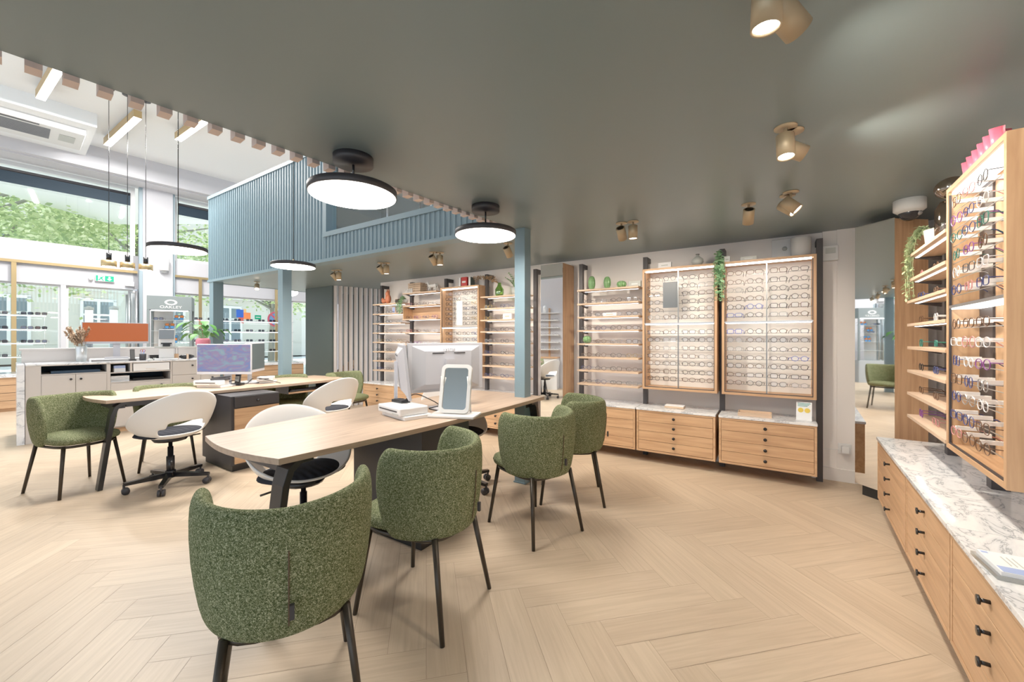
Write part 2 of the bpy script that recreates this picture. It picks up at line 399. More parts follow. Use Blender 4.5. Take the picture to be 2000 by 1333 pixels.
window('window_3',-3.2,.64,.05,2.30,fr=.04); window('window_4',2.345,5.6,.05,2.30,fr=.04,mull=(4.92,))
t=window('door_2',.70,1.66,.02,2.30,fr=.035); 
d=MB(); 
for yy in (-.05,.29):
    d.tube([(1.60,.12+(yy-.12),.6),(1.60,yy,2.2)],.022,seg=10)
d.build('pull_handle',M['steel'],t)
# open glass door leaf with long pull tubes standing edge-on
t=thing('glass_door_leaf','open glass door leaf with long round steel pull handles','door',WW.p(1.70,-.06),radians(-72)); struct(t)
MB().box(0,.9,-.006,.006,.03,2.28).build('glass_pane',M['pane'],t); MB().box(-.03,0,-.02,.02,0,2.3).build('stile',M['steel'],t)
for yy in (-.06,.06):
    MB().tube([(.12,yy,2.25),(.12,yy,.5)],.022,seg=12).build('pull_handle',M['steel'],t)
MB().tube([(.12,-.06,2.22),(.12,.06,2.22)],.02,seg=12).build('handle_bracket',M['steel'],t)
navy=mat('navy_blind_fabric',(.012,.03,.05),.7)
for i,(x0,x1) in enumerate(((-3.1,1.62),(2.42,5.5))):
    t=thing('roller_blind',['navy roller blind drawn down a little in the large upper window','navy roller blind in the smaller upper window beside the pillar'][i],'blind',WW.p(0,.0),WW.th)
    MB().box(x0,x1,.02,.03,4.09,4.30).build('fabric',navy,t); MB().tube([(x0,.03,4.33),(x1,.03,4.33)],.03).build('roller',M['charc'],t)
# brass display frames
for i,(x0,x1,ps) in enumerate(((-3.1,1.72,(.059,-1.7)),(2.35,5.0,(2.818,4.474)))):
    t=thing('display_rail',['brass rail and posts across the entrance window','brass rail and posts across the corner window display'][i],'rail',WW.p(0,-.05),WW.th)
    MB().box(x0,x1,-.02,.02,2.64,2.69).build('top_rail',M['brass'],t)
    for u in ps: MB().box(u-.03,u+.03,-.015,.015,.64,2.64).build('post',M['brass'],t)
# exit sign
t=thing('exit_sign','green and white emergency exit sign above the glass entrance door','sign',WW.p(1.23,-.03,2.475),WW.th)
MB().box(-.14,.14,-.02,.02,-.065,.065).build('sign_box',M['white'],t,bevel=.005)
eg=mat('exit_green',(.0,.36,.2),.5,emit=.4,ecol=(0,.36,.2))
MB().box(-.13,-.10,-.024,-.02,-.055,.055).box(0,.13,-.024,-.02,-.055,.055).build('green_field',eg,t)
m=MB(); m.prism([(.05,.04),(.08,.04),(.08,-.005),(.105,-.005),(.065,-.045),(.025,-.005),(.05,-.005)],.0245,.026,M=Matrix.Rotation(pi/2,4,'X')); m.build('down_arrow',M['white'],t)
m=MB(); R_=Matrix.Rotation(pi/2,4,'X')
m.prism([(-.035,.045),(-.02,.045),(-.02,.03),(-.035,.03)],.021,.024,M=R_); m.prism([(-.07,.025),(-.03,.028),(-.04,-.01),(-.01,-.05),(-.03,-.05),(-.055,-.01),(-.085,-.045),(-.095,-.03),(-.065,0)],.021,.024,M=R_)
m.build('running_figure',eg,t)
t=thing('emergency_light','small white bulkhead lamp left of the exit sign','lamp',WW.p(1.03,-.04,2.46),WW.th)
MB().sphere((0,0,0),.05,sc=(.7,.6,1)).build('cover',M['white'],t)
t=thing('door_contact','white plastic sensor box above the entrance door frame','sensor',WW.p(1.60,-.04,2.40),WW.th)
MB().box(-.07,.07,-.02,.03,-.045,.045).build('housing',M['white'],t,bevel=.005); MB().box(-.02,.02,-.024,-.02,-.01,.01).build('status_window',M['stone'],t)
t=thing('wall_speaker','white round-fronted speaker on the pillar between the windows','speaker',WW.p(2.14,-.19,2.87),WW.th)
MB().lathe([(.0,-.13),(.085,-.13),(.085,.13),(0,.13)]).build('housing',M['white'],t,bevel=.008); MB().box(-.04,.04,.0,.10,-.17,-.10).build('bracket',M['white'],t)
# window plinths with marble
def plinth(x0,x1,label,y0=-.80,y1=-.02):
    t=thing('window_plinth',label,'plinth',WW.p((x0+x1)/2,0),WW.th); w=(x1-x0)/2
    MB().box(-w,w,y0+.02,y1,.06,.58).build('body',M['oakx'],t); MB().box(-w,w,y0,y1,.58,.64).build('marble_top',M['marble'],t,bevel=.003)
    m=MB()
    for z in (.19,.32,.45): m.box(-w,w,y0+.018,y0+.022,z-.003,z+.003)
    m.build('drawer_joint',M['groove'],t); MB().box(-w,w,y0+.05,y1,0,.06).build('kick_board',M['oakx'],t)
plinth(-3.2,.45,'oak plinth with marble top under the far left window display')
plinth(2.4,4.86,'oak plinth with marble top under the corner window display')
# glass shelves with sunglasses are filled later
# AC bulkhead
mb=MB(); fbox(WW,-4,.907,-2.24,-.62,4.72,H2,mb); struct(mb.build('ceiling_bulkhead',M['ceilw']))
t=thing('air_conditioner','white ceiling cassette air conditioner with a grey grille','air conditioner',WW.p(0,0),WW.th)
MB().box(-.75,.80,-2.0,-1.15,4.62,4.72).build('panel',M['white'],t,bevel=.01)
m=MB()
for i in range(14): m.box(-.45,.42,-1.86+i*.035,-1.86+i*.035+.014,4.610,4.62)
m.build('grille',mat('grey_grille',(.25,.26,.28),.6),t)
MB().box(-.5,.3,-1.97,-1.93,4.612,4.62).build('air_slot',M['charc'],t); MB().box(.52,.70,-1.75,-1.45,4.612,4.62).build('air_flap',M['stone'],t)
# led bars on the high ceiling
def ledbar(cx,cy,L,label):
    t=thing('light_bar',label,'ceiling light',(cx,cy,4.78),radians(-33))
    MB().box(-L/2,L/2,-.05,.05,.0,.12).build('housing',M['brass'],t); MB().box(-L/2+.005,L/2-.005,-.046,.046,-.006,.0).build('diffuser',M['led'],t)
    for u in (-1,1): MB().tube([(u*L/3,0,.12),(u*L/3,0,.17)],.01).build('mount',M['steel'],t)
ledbar(-6.25,5.45,1.7,'brass sided light bar beside the air conditioner')
ledbar(-6.70,6.87,1.7,'brass sided light bar behind the hanging cords')
ledbar(-5.2,6.65,1.8,'brass sided light bar nearest the mezzanine box')
# ---------------------------------------------------------------- outside
W0=mat('sunlit_paving',(.75,.75,.74),.9)
mb=MB(); fbox(WW,-40,45,.3,60,-.12,-.1,mb); tag(mb.build('street_paving',W0),'pale sunlit paving outside the shop windows','paving'); 
bpy.data.objects['street_paving']['kind']='structure'
stone=mat('pale_limestone',(.62,.60,.55),.85); wglass=mat('dark_sash_glass',(.18,.23,.27),.2)
t=thing('stone_building','pale limestone building across the street with tall sash windows','building',WW.p(0,19),WW.th)
MB().box(-26,30,0,3,0,9).build('facade',stone,t); MB().box(-26,30,-.25,0,3.75,4.0).box(-26,30,-.15,0,.0,.9).build('cornice',stone,t)
for i in range(18):
    x=-24+i*3
    for zb in (1.1,4.5):
        w=MB(); w.box(x-.75,x+.75,-.12,.0,zb-.2,zb-.05); w.box(x-.06,x+.06,-.06,0,zb,zb+2.1); w.box(x-.6,x+.6,-.06,0,zb+1.35,zb+1.45)
        for s_ in (-1,1): w.box(x+s_*.62-.06,x+s_*.62+.06,-.08,0,zb,zb+2.2)
        w.box(x-.68,x+.68,-.08,0,zb+2.1,zb+2.25)
        fo=w.build('window',M['white'],t); g=MB(); g.box(x-.56,x+.56,-.03,-.005,zb,zb+2.1); g.build('glass',wglass,fo)
leafm=[]
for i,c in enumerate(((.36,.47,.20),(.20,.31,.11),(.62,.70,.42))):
    m=mat('tree_leaf_'+'abc'[i],c,.7,emit=.4); leafm.append(m)  # daylight put into the leaf material: faint emission brightens the crowns
bark=mat('grey_plane_bark',(.28,.27,.24),.9)
def tree(x,y,h,label,seed,r=3.2,n=15000,low=3.3):
    rn=random.Random(seed); t=thing('plane_tree',label,'tree',WW.p(x,y,-.1),rn.random()*6,'trees outside the shop')
    m=MB(); m.tube([(0,0,0),(.1,0,h*.3),(-.05,.1,h*.6),(.1,.1,h*.9)],.22,seg=8,r2=.07)
    for k in range(16):
        z=h*.3+rn.random()*h*.5; a=rn.random()*6.28; l=1.5+rn.random()*1.4
        m.tube([(0,0,z),(cos(a)*l*.5,sin(a)*l*.5,z+l*.3),(cos(a)*l,sin(a)*l,z+l*.45)],.06,seg=5,r2=.02)
    m.build('trunk',bark,t)
    m=MB(); cl=[]
    for k in range(60):
        a=rn.random()*6.28; rr=r*sqrt(rn.random()); zz=low+rn.random()*(h-low+1); 
        k2=1-abs((zz-low)/(h-low+1)-.45)*.9
        cl.append((cos(a)*rr*k2,sin(a)*rr*k2,zz))
    for k in range(n):
        c=rn.choice(cl); p=Vector((c[0]+rn.gauss(0,.42),c[1]+rn.gauss(0,.42),c[2]+rn.gauss(0,.38)))
        u=Vector((rn.gauss(0,1),rn.gauss(0,1),rn.gauss(0,.5))).normalized(); v=u.cross(Vector((rn.gauss(0,1),rn.gauss(0,1),rn.gauss(0,1)))).normalized()
        s_=.05+rn.random()*.05; m.add([p-u*s_,p-v*s_*.6,p+u*s_,p+v*s_*.6],[(0,1,2,3)],rn.choice((0,0,1,2)))
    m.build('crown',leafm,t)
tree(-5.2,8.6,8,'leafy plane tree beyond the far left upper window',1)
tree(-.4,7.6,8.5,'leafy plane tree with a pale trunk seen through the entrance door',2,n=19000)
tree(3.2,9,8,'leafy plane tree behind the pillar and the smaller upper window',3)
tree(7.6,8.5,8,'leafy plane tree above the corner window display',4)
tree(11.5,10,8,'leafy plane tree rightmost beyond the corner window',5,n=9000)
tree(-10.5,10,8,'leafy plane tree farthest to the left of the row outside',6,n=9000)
for i,(x,y) in enumerate(((1.25,2.8),(1.62,2.2))):
    t=thing('lamp_bollard','white topped lamp bollard outside the door, '+['slimmer and farther one','nearer one'][i],'bollard',WW.p(x,y,-.1),0,'lamp bollards outside')
    MB().lathe([(0,0),(.07,0),(.07,1.55),(.06,1.6),(0,1.6)],seg=12).build('post',mat('grey_bollard',(.30,.34,.40),.5),t); MB().lathe([(.075,1.6),(.075,2.05),(0,2.05)],seg=12).build('lamp_head',mat('bollard_glow',(.9,.92,.95),.4,emit=1),t)
    MB().lathe([(.09,2.05),(.09,2.12),(0,2.16)],seg=12).build('cap',M['stone'],t)
t=thing('no_parking_sign','round red and blue no stopping sign outside the corner window','sign',WW.p(5.25,2.0,-.1),WW.th)
MB().tube([(0,.03,0),(0,.03,2.3)],.03).build('pole',M['steel'],t)
def disc(r,y0,y1,mi=0,mb=None,seg=32,c=(0,1.95)):
    mb=mb or MB(); vs=[(c[0]+r*cos(2*pi*k/seg),y,c[1]+r*sin(2*pi*k/seg)) for y in (y0,y1) for k in range(seg)]
    mb.add(vs,[tuple(range(seg)),tuple(range(seg,2*seg))[::-1]]+[(k,k+seg,(k+1)%seg+seg,(k+1)%seg) for k in range(seg)],mi); return mb
disc(.24,0,.01).build('red_disc',mat('sign_red',(.75,.10,.18),.5),t); disc(.185,-.004,0).build('blue_disc',mat('sign_blue',(.15,.35,.75),.5),t)
m=MB()
for a in (45,-45): m.box(-.19,.19,-.008,-.004,-.025,.025,M=Matrix.Translation((0,0,1.95))@Matrix.Rotation(radians(a),4,'Y'))
m.build('red_cross',bpy.data.materials['sign_red'],t)
t=thing('window_sticker','blue and orange shop sticker on the corner window glass','sticker',WW.p(3.75,.08,1.78),WW.th)
MB().box(-.16,0,-.004,0,.0,.20).build('blue_panel',mat('sticker_blue',(.03,.12,.55),.5),t); MB().box(0,.16,-.004,0,-.04,.13).build('orange_panel',mat('sticker_orange',(.85,.25,.08),.5),t)
MB().prism([(-.12,0),(0,0),(0,-.16),(-.07,-.12)],0,.004,M=Matrix.Rotation(pi/2,4,'X')).build('red_panel',mat('sticker_red',(.55,.12,.1),.5),t); MB().box(.0,.06,-.004,0,.13,.22).build('yellow_panel',mat('sticker_yellow',(.8,.5,.2),.5),t)
t=thing('window_sticker','small green rectangular sticker on the corner window glass','sticker',WW.p(4.08,.08,1.80),WW.th)
MB().box(-.075,.075,-.004,0,-.055,.055).build('green_panel',mat('sticker_green',(.0,.35,.18),.5),t); MB().box(-.05,.05,-.006,-.004,-.008,.008).build('white_line',M['white'],t)
# ================================================================== FURNITURE
# ---- green customer chair (front = local +y)
def shell_mesh():
    nu=40; nv=16; vs=[];fs=[]
    A=radians(118)
    for i in range(nu+1):
        u=-1+2*i/nu; ph=u*A; au=abs(u)
        x0=.238*sin(ph)*(1 if abs(ph)<pi/2 else 1); y0=-.245*cos(ph)
        if abs(ph)>pi/2:  # wings run forward with a slight inward turn
            e=abs(ph)-pi/2; x0=(1 if ph>0 else -1)*(.238-.035*e*e*2); y0=.245*e*.82
        nx,ny=sin(ph)*1.0,-cos(ph)
        if abs(ph)>pi/2: nx,ny=(1 if ph>0 else -1),.0
        k=max(0,(au-.80)/.20); q=sqrt(max(0,1-k*k))
        zt=.772+.02*au; zb=.388
        mid=.60; zt2=mid+(zt-mid)*(q*.80+.20*(1-k) if k>0 else 1) if k>0 else zt
        zb2=mid-(mid-zb)*(q*.75+.25*(1-k)) if k>0 else zb
        T=.028*(1 if k==0 else max(.35,q))
        ring=[]
        H=(zt2-zb2)/2; C=(zt2+zb2)/2
        for j in range(nv):
            g=2*pi*j/nv; cc,ss=cos(g),sin(g)
            oz=C+H*(abs(ss)**.35)*(1 if ss>0 else -1) if abs(ss)>1e-6 else C
            orr=T*(abs(cc)**.8)*(1 if cc>0 else -1) if abs(cc)>1e-6 else 0
            f_=(oz-.40)/.38; tap=.86+.14*min(1,max(0,f_))**.8; bulge=.012*sin(pi*min(1,max(0,f_)))
            x=(x0)*tap+nx*(orr+bulge); y=(y0)*(.90+.10*f_)+ny*(orr+bulge)-.0
            ring.append((x,y,oz))
        vs+=ring
    for i in range(nu):
        for j in range(nv): fs.append((i*nv+j,i*nv+(j+1)%nv,(i+1)*nv+(j+1)%nv,(i+1)*nv+j))
    fs.append(tuple(range(nv))[::-1]); fs.append(tuple(nu*nv+j for j in range(nv)))
    mb=MB(); mb.add(vs,fs,0,True); return mb
def make_chair(label):
    t=thing('customer_chair',label,'chair',group='green customer chairs')
    shell_mesh().build('backrest',M['boucle'],t,sub=1)
    m=MB(); prof=[(.02,.400),(.85,.402),(.97,.415),(1.0,.435),(.97,.455),(.80,.472),(.4,.480),(.0,.482)]
    vs=[];seg=36
    for r,z in prof:
        for k in range(seg):
            g=2*pi*k/seg; c,s_=cos(g),sin(g); e=.72
            vs.append((.213*r*(abs(c)**e)*(1 if c>0 else -1)*(1+.12*max(0,s_)),.040+.238*r*(abs(s_)**e)*(1 if s_>0 else -1),z))
    fs=[(i*seg+k,i*seg+(k+1)%seg,(i+1)*seg+(k+1)%seg,(i+1)*seg+k) for i in range(len(prof)-1) for k in range(seg)]
    fs.append(tuple(range(seg))[::-1]); m.add(vs,fs,0,True); m.build('seat',M['boucle'],t)
    pts=[]
    for k in range(24):
        g=2*pi*k/24; c,s_=cos(g),sin(g); pts.append((.185*(abs(c)**.6)*(1 if c>0 else -1),.02+.215*(abs(s_)**.6)*(1 if s_>0 else -1),.388))
    MB().tube(pts,.011,seg=6,closed=True).build('seat_frame',M['bronze'],t)
    for sx in (-1,1):
        for sy in (-1,1):
            MB().tube([(sx*.160,sy*.175+.010,.400),(sx*.207,sy*.235,0)],.0135,seg=10,r2=.0105).build('leg',M['bronze'],t)
    f=[]
    for k in range(12):
        z=.44+k*.02; f_=(z-.40)/.38; f.append((0,-(.245*(.90+.10*f_)+.028+.012*sin(pi*f_)+.0005),z))
    MB().tube(f,.0022,seg=5).build('back_seam',M['groove'],t)
    MB().box(.002,.014,-.292,-.280,.475,.515).build('care_tag',M['charc'],t)
    return t
CH=[((-.752,1.350),119,'green boucle chair closest to the camera, its back turned to us'),
 ((-.412,1.905),156,'green boucle chair second along the near side of the front desk'),
 ((.15,2.66),127,'green boucle chair third along the front desk, seam and tag facing us'),
 ((.47,3.18),174,'green boucle chair farthest along the front desk near the drawer cabinets'),
 ((-3.65,3.35),-17,'green boucle chair at the rounded left end of the rear desk'),
 ((-3.44,4.01),-50,'green boucle chair pushed under the rear desk behind a white shell chair'),
 ((-2.83,5.02),-33,'green boucle chair behind the rear desk, hidden by desk and drawers'),
 ((-2.28,5.52),-20,'green boucle chair at the far end of the rear desk by the slats')]
c0=make_chair(CH[0][2])
for i,((x,y),a,l) in enumerate(CH):
    if i==0: c0.location=(x,y,0); c0.rotation_euler=(0,0,radians(a-90))
    else: dup(c0,(x,y,0),radians(a-90),l)
# ---- white shell office chair (front = local +y)
def make_office(label):
    t=thing('office_chair',label,'office chair',group='white shell office chairs')
    nt=48; nr=14; vs=[];fs=[]
    def P(th,r):
        # th 0 = front(+y)
        b=(1-cos(th))/2
        X=.305*sin(th)*(1+.0*b); Y=.235*cos(th)
        zr=.455+.37*b**1.15
        yy=Y-.03-.04*b
        prof=r**(2.0+2.2*b)
        z=.425+(zr-.425)*prof
        rr=r**(.82-.25*b)
        return (X*rr*(.98), (yy+.03)*rr-.03*r, z)
    for i in range(nr+1):
        for k in range(nt): vs.append(P(2*pi*k/nt,i/nr if i else 0.02))
    for i in range(nr):
        for k in range(nt):
            th=2*pi*(k+.5)/nt; r=(i+.5)/nr
            if abs(th-pi)<radians(50) and ((abs(th-pi)/radians(46))**2+((r-.66)/.12)**2)<1: continue
            fs.append((i*nt+k,i*nt+(k+1)%nt,(i+1)*nt+(k+1)%nt,(i+1)*nt+k))
    fs.append(tuple(range(nt))[::-1])
    m=MB(); m.add(vs,fs,0,True); m.build('seat_shell',M['plastic'],t,solid=.014,sub=1)
    MB().lathe([(0,.0),(.20,.0),(.225,.012),(.215,.028),(.12,.036),(0,.038)],seg=32,c=(0,0,.44),M=Matrix.Diagonal((1.08,.88,1,1))).build('seat_cushion',M['felt'],t)
    MB().lathe([(0,0),(.11,0),(.13,.03),(0,.03)],c=(0,0,.385),seg=16).build('seat_plate',M['blk'],t)
    MB().tube([(.05,0,.39),(.24,.03,.385)],.006).build('height_lever',M['bronze'],t)
    MB().lathe([(.028,.09),(.028,.25),(.020,.25),(.020,.33),(.014,.33),(.014,.40)],seg=16).build('gas_column',M['blk'],t)
    MB().lathe([(.0,.07),(.036,.07),(.036,.13),(0,.13)],seg=16).build('base_hub',M['blk'],t)
    for k in range(5):
        a=radians(18+72*k); c,s_=cos(a),sin(a)
        R=Matrix.Rotation(a,4,'Z'); m=MB(); vs=[]
        for x,w,z0,z1 in ((.02,.020,.075,.118),(.29,.016,.070,.092)):
            vs+=[R@Vector((x,-w,z0)),R@Vector((x,w,z0)),R@Vector((x,w,z1)),R@Vector((x,-w,z1))]
        m.add(vs,[(0,3,2,1),(4,5,6,7),(0,1,5,4),(1,2,6,5),(2,3,7,6),(3,0,4,7)])
        arm=m.build('base_arm',M['blk'],t)
        m=MB()
        for sy in (-1,1):
            MM=R@Matrix.Translation((.275,sy*.014,.027))@Matrix.Rotation(pi/2,4,'X')
            m.lathe([(0,-.009),(.026,-.009),(.026,.009),(0,.009)],seg=16,M=MM)
        m.tube([R@Vector((.285,0,.03)),R@Vector((.285,0,.08))],.008); m.build('caster',M['charc'],arm)
    return t
OC=[((-2.90,3.40),155,'white plastic shell office chair at the left of the rear desk, base in full view'),
 ((-1.25,2.40),-40,'white shell office chair tucked under the front desk, grey cushion showing below'),
 ((-2.07,4.52),150,'white shell office chair at the right half of the rear desk'),
 ((-.44,3.36),-35,'white shell office chair behind the monitors of the front desk')]
o0=make_office(OC[0][2])
for i,((x,y),a,l) in enumerate(OC):
    if i==0: o0.location=(x,y,0); o0.rotation_euler=(0,0,radians(a-90))
    else: dup(o0,(x,y,0),radians(a-90),l)
# ---- desks : local x = length, local y = width (from the near edge)
def desk(label,a0,a1,b0n,b1n,b0f,b1f,which):
    t=thing('desk',label,'desk',(0,0,0),DK.th,'oak consultation desks')
    poly=[];n=10
    for i in range(n+1):
        u=i/n; poly.append((a0+(a1-a0)*u,b0n+(b0f-b0n)*u-.05*sin(pi*u)))
    for i in range(1,n):
        u=i/n; poly.append((a1+.04*sin(pi*u),b0f+(b1f-b0f)*u))
    for i in range(n+1):
        u=1-i/n; poly.append((a0+(a1-a0)*u,b1n+(b1f-b1n)*u+.05*sin(pi*u)))
    for i in range(1,n):
        u=1-i/n; poly.append((a0-.05*sin(pi*u),b0n+(b1n-b0n)*u))
    MB().prism(poly,.712,.74).build('tabletop',M['table'],t,bevel=.002)
    MB().box(a0+.06,a0+.14,b0n+.10,b1n-.10,.65,.711).build('under_frame',M['post'],t); MB().box(a1-.14,a1-.06,b0f+.10,b1f-.10,.65,.711).build('under_frame',M['post'],t)
    m=MB(); m.box(a0+.15,a0+.55,b0n+.12,b0n+.45,.655,.70) if which==2 else m.box(a0+.3,a0+.6,b1n-.4,b1n-.1,.66,.70)
    m.build('cable_tray',M['charc'],t)
    for (ax,sg,bn,bf) in ((a0+.07,-1,b0n,b1n),(a1-.07,1,b0f,b1f)):
        for (bb,sb) in ((bn+.080,1),):
            m=MB(); cl=[(.10,.705),(.04,.70),(.0,.665),(-.02,.60),(-.045,.40),(-.07,.20),(-.095,0)]
            vs=[];fs=[]
            for i,(dx,z) in enumerate(cl):
                w=.055-.020*(i/len(cl)); T=.016
                x=ax-sg*(dx); 
                j=max(0,i-1); k=min(len(cl)-1,i+1); tx=cl[k][0]-cl[j][0]; tz=cl[k][1]-cl[j][1]; ln=sqrt(tx*tx+tz*tz); nx,nz=tz/ln,-tx/ln
                for (yy,e) in ((-w,-1),(w,-1),(w,1),(-w,1)): vs.append((x-sg*nx*T*e,bb+yy,max(0,z+nz*T*e) if i<len(cl)-1 else 0))
            for i in range(len(cl)-1):
                for k in range(4): fs.append((i*4+k,i*4+(k+1)%4,(i+1)*4+(k+1)%4,(i+1)*4+k))
            fs+=[(3,2,1,0),tuple((len(cl)-1)*4+k for k in range(4))]
            vs=[(v[0]+.0,v[1],v[2]) for v in vs]
            m.add(vs,fs); m.build('leg',M['black'],t,bevel=.003)
    return t
d1=desk('long boat-shaped oak desk in the foreground with two white monitors',.884,3.092,1.745,2.478,1.665,2.515,1)
d2=desk('long boat-shaped oak desk behind, in front of the reception counter',.944,3.15,4.56,5.30,4.56,5.28,2)
def pedestal(label,a0,b0,drawers):
    t=thing('desk_pedestal',label,'pedestal',DK.p(a0,b0),DK.th)
    MB().box(0,.43,0,.63,.06,.705).build('body',M['charc'],t); MB().box(.02,.41,.025,.61,0,.06).build('plinth',M['black'],t)
    if drawers:
        for z0,z1,mm,kn in ((.60,.70,'charc',.65),(.38,.59,'oakx',.50),(.075,.37,'oakx',.30)):
            f=MB().box(.025,.425,-.016,0,z0,z1).build('drawer_front',M[mm],t,bevel=.001)
            MB().tube([(.225,-.016,kn),(.225,-.03,kn)],.013,seg=12).build('knob',M['blk'],f)
    return t
pedestal('dark box pedestal under the front desk, plain side to the camera',1.665,1.70,False)
pedestal('dark pedestal with oak drawers under the rear desk',1.70,4.20,True)
# keyboard tray at rear desk
t=thing('keyboard_tray','pull-out oak keyboard tray under the right half of the rear desk','tray',DK.p(2.45,4.62,.61),DK.th)
MB().box(0,.48,0,.26,0,.018).build('board',M['oakx'],t); MB().box(-.012,0,0,.26,0,.10).build('bracket',M['charc'],t); MB().box(.48,.492,0,.26,0,.10).build('bracket',M['charc'],t)
t=thing('keyboard','black keyboard lying on the pull-out tray','keyboard',DK.p(2.49,4.66,.628),DK.th)
MB().box(0,.40,0,.13,0,.014).build('body',M['blk'],t); m=MB()
for r in range(5):
    for c in range(14): m.box(.01+c*.0275,.034+c*.0275,.008+r*.024,.029+r*.024,.014,.018)
m.build('keys',M['charc'],t)
# ---- monitors (screen faces local -y)
def screen_mat(name,kind):
    m=mat(name,(.1,.1,.1),.3); b=m.node_tree.nodes['Principled BSDF']
    if kind=='dark': b.inputs['Base Color'].default_value=(.05,.075,.08,1); return m
    tc=N(m,'ShaderNodeTexCoord')
    if kind=='land':
        mp=N(m,'ShaderNodeMapping'); mp.inputs['Scale'].default_value=(3,1,7); mp.inputs['Rotation'].default_value=(0,.25,0); L(m,tc.outputs['Object'],mp.inputs[0])
        n=N(m,'ShaderNodeTexNoise'); n.inputs['Scale'].default_value=1.6; n.inputs['Detail'].default_value=3; n.inputs['Distortion'].default_value=2.2; L(m,mp.outputs[0],n.inputs['Vector'])
        r=ramp(m,[(.25,(.12,.24,.50)),(.42,(.20,.22,.45)),(.5,(.30,.22,.38)),(.58,(.22,.33,.46)),(.7,(.28,.40,.42))]); L(m,n.outputs[0],r.inputs[0]); L(m,r.outputs[0],b.inputs['Emission Color']); b.inputs['Base Color'].default_value=(.02,.02,.02,1); b.inputs['Emission Strength'].default_value=.85
    return m
SL=screen_mat('landscape_wallpaper','land'); SD=screen_mat('dark_screen','dark')
so=mat('burnt_orange_screen',(.05,.012,.004),.3,emit=1.0,ecol=(.42,.085,.015)); 
def monitor(label,loc,rz,scr,w=.60,h=.36,zc=.29,tilt=0,brand=False,base='flat',mname='screenw'):
    t=thing('monitor',label,'monitor',loc,rz)
    R=Matrix.Translation((0,0,zc))@Matrix.Rotation(tilt,4,'X')
    m=MB(); m.box(-w/2,w/2,0,.02,-h/2,h/2,M=R)
    vs=[R@Vector(v) for v in ((-w/2+.03,.02,-h/2+.02),(w/2-.03,.02,-h/2+.02),(w/2-.03,.02,h/2-.02),(-w/2+.03,.02,h/2-.02),(-w/2+.12,.05,-h/2+.06),(w/2-.12,.05,-h/2+.06),(w/2-.12,.05,h/2-.06),(-w/2+.12,.05,h/2-.06))]
    m.add(vs,[(4,5,6,7)[::-1],(0,1,5,4),(1,2,6,5),(2,3,7,6),(3,0,4,7)]); m.build('housing',M[mname],t,bevel=.003)
    MB().box(-w/2+.008,w/2-.008,-.002,0,-h/2+.03,h/2-.008,M=R).build('screen',scr,t)
    MB().box(-.035,.035,.055,.075,.02,zc+.06).build('stand_column',M[mname],t)
    MB().box(-.12,.12,-.05,.14,0,.014).build('stand_base',M[mname],t,bevel=.004)
    MB().box(-w/2+.17,-.04,.050,.053,h/2-.075,h/2-.068,M=R).box(.04,w/2-.17,.050,.053,h/2-.075,h/2-.068,M=R).build('rear_slot',M['charc'],t)
    if brand: text('lettering','iiyama',.035,M['charc'],t,(0,.0525-sin(tilt)*.0,zc+h/2-.055),(pi/2,0,pi),sx=1.1)
    return t
monitor('white monitor on the front desk, back with brand lettering towards the camera',(-.485,2.95,.74),DK.th+radians(158),SL,w=.60,h=.35,zc=.30,brand=True)
monitor('white monitor on the front desk seen almost edge-on from behind',(-.745,2.80,.74),DK.th+radians(52),SD,w=.56,h=.36,zc=.29,tilt=radians(-6))
monitor('monitor on the rear desk showing a blue and pink landscape wallpaper',(-3.08,4.28,.74),radians(1),SL,w=.575,h=.325,zc=.285)
monitor('monitor on the rear desk with dark screen, turned side-on beside the landscape one',(-2.94,4.60,.74),radians(103),SD,w=.52,h=.33,zc=.29)
monitor('reception monitor on the counter showing a burnt orange screen',(-5.46,5.53,.94),radians(45),so,w=.66,h=.29,zc=.345)
# ---- desk mirror
def desk_mirror(loc,rz):
    t=thing('desk_mirror','white framed tilting table mirror at the front edge of the desk','mirror',loc,rz)
    MB().box(-.155,.155,-.09,.09,0,.018).build('base_board',M['plastic'],t,bevel=.006)
    R=Matrix.Translation((0,-.02,.022))@Matrix.Rotation(radians(-14),4,'X')
    def rr(w,h,r,z0):
        pts=[]
        for cx,cz,a in ((w-r,z0+r,-90),(w-r,h-r,0),(-w+r,h-r,90),(-w+r,z0+r,180)):
            for k in range(7):
                g=radians(a+15*k); pts.append((cx+r*cos(g),cz+r*sin(g)))
        return pts
    o=rr(.105,.32,.035,0); i=rr(.082,.297,.022,.023); n=len(o); vs=[];fs=[]
    for y in (-.012,.012):
        vs+=[(x,y,z) for x,z in o]+[(x,y,z) for x,z in i]
    for k in range(n):
        j=(k+1)%n; fs+=[(k,j,n+j,n+k),(2*n+k,3*n+k,3*n+j,2*n+j),(k,2*n+k,2*n+j,j),(n+k,n+j,3*n+j,3*n+k)]
    m=MB(); m.add([R@Vector(v) for v in vs],fs); m.build('frame',M['plastic'],t,bevel=.001)
    m=MB(); m.add([R@Vector((x,-.004,z)) for x,z in i],[tuple(range(n))]); m.build('mirror_glass',M['mirror'],t)
    m=MB(); m.add([R@Vector((x,.004,z)) for x,z in i],[tuple(range(n))[::-1]]); m.build('back_board',M['plastic'],t)
    m=MB()
    for s_ in (-1,1): m.tube([(s_*.09,.06,.018),(s_*.09,-.0,.26)],.007)
    m.build('support_arm',M['plastic'],t)
desk_mirror((-.375,2.62,.74),radians(-12))
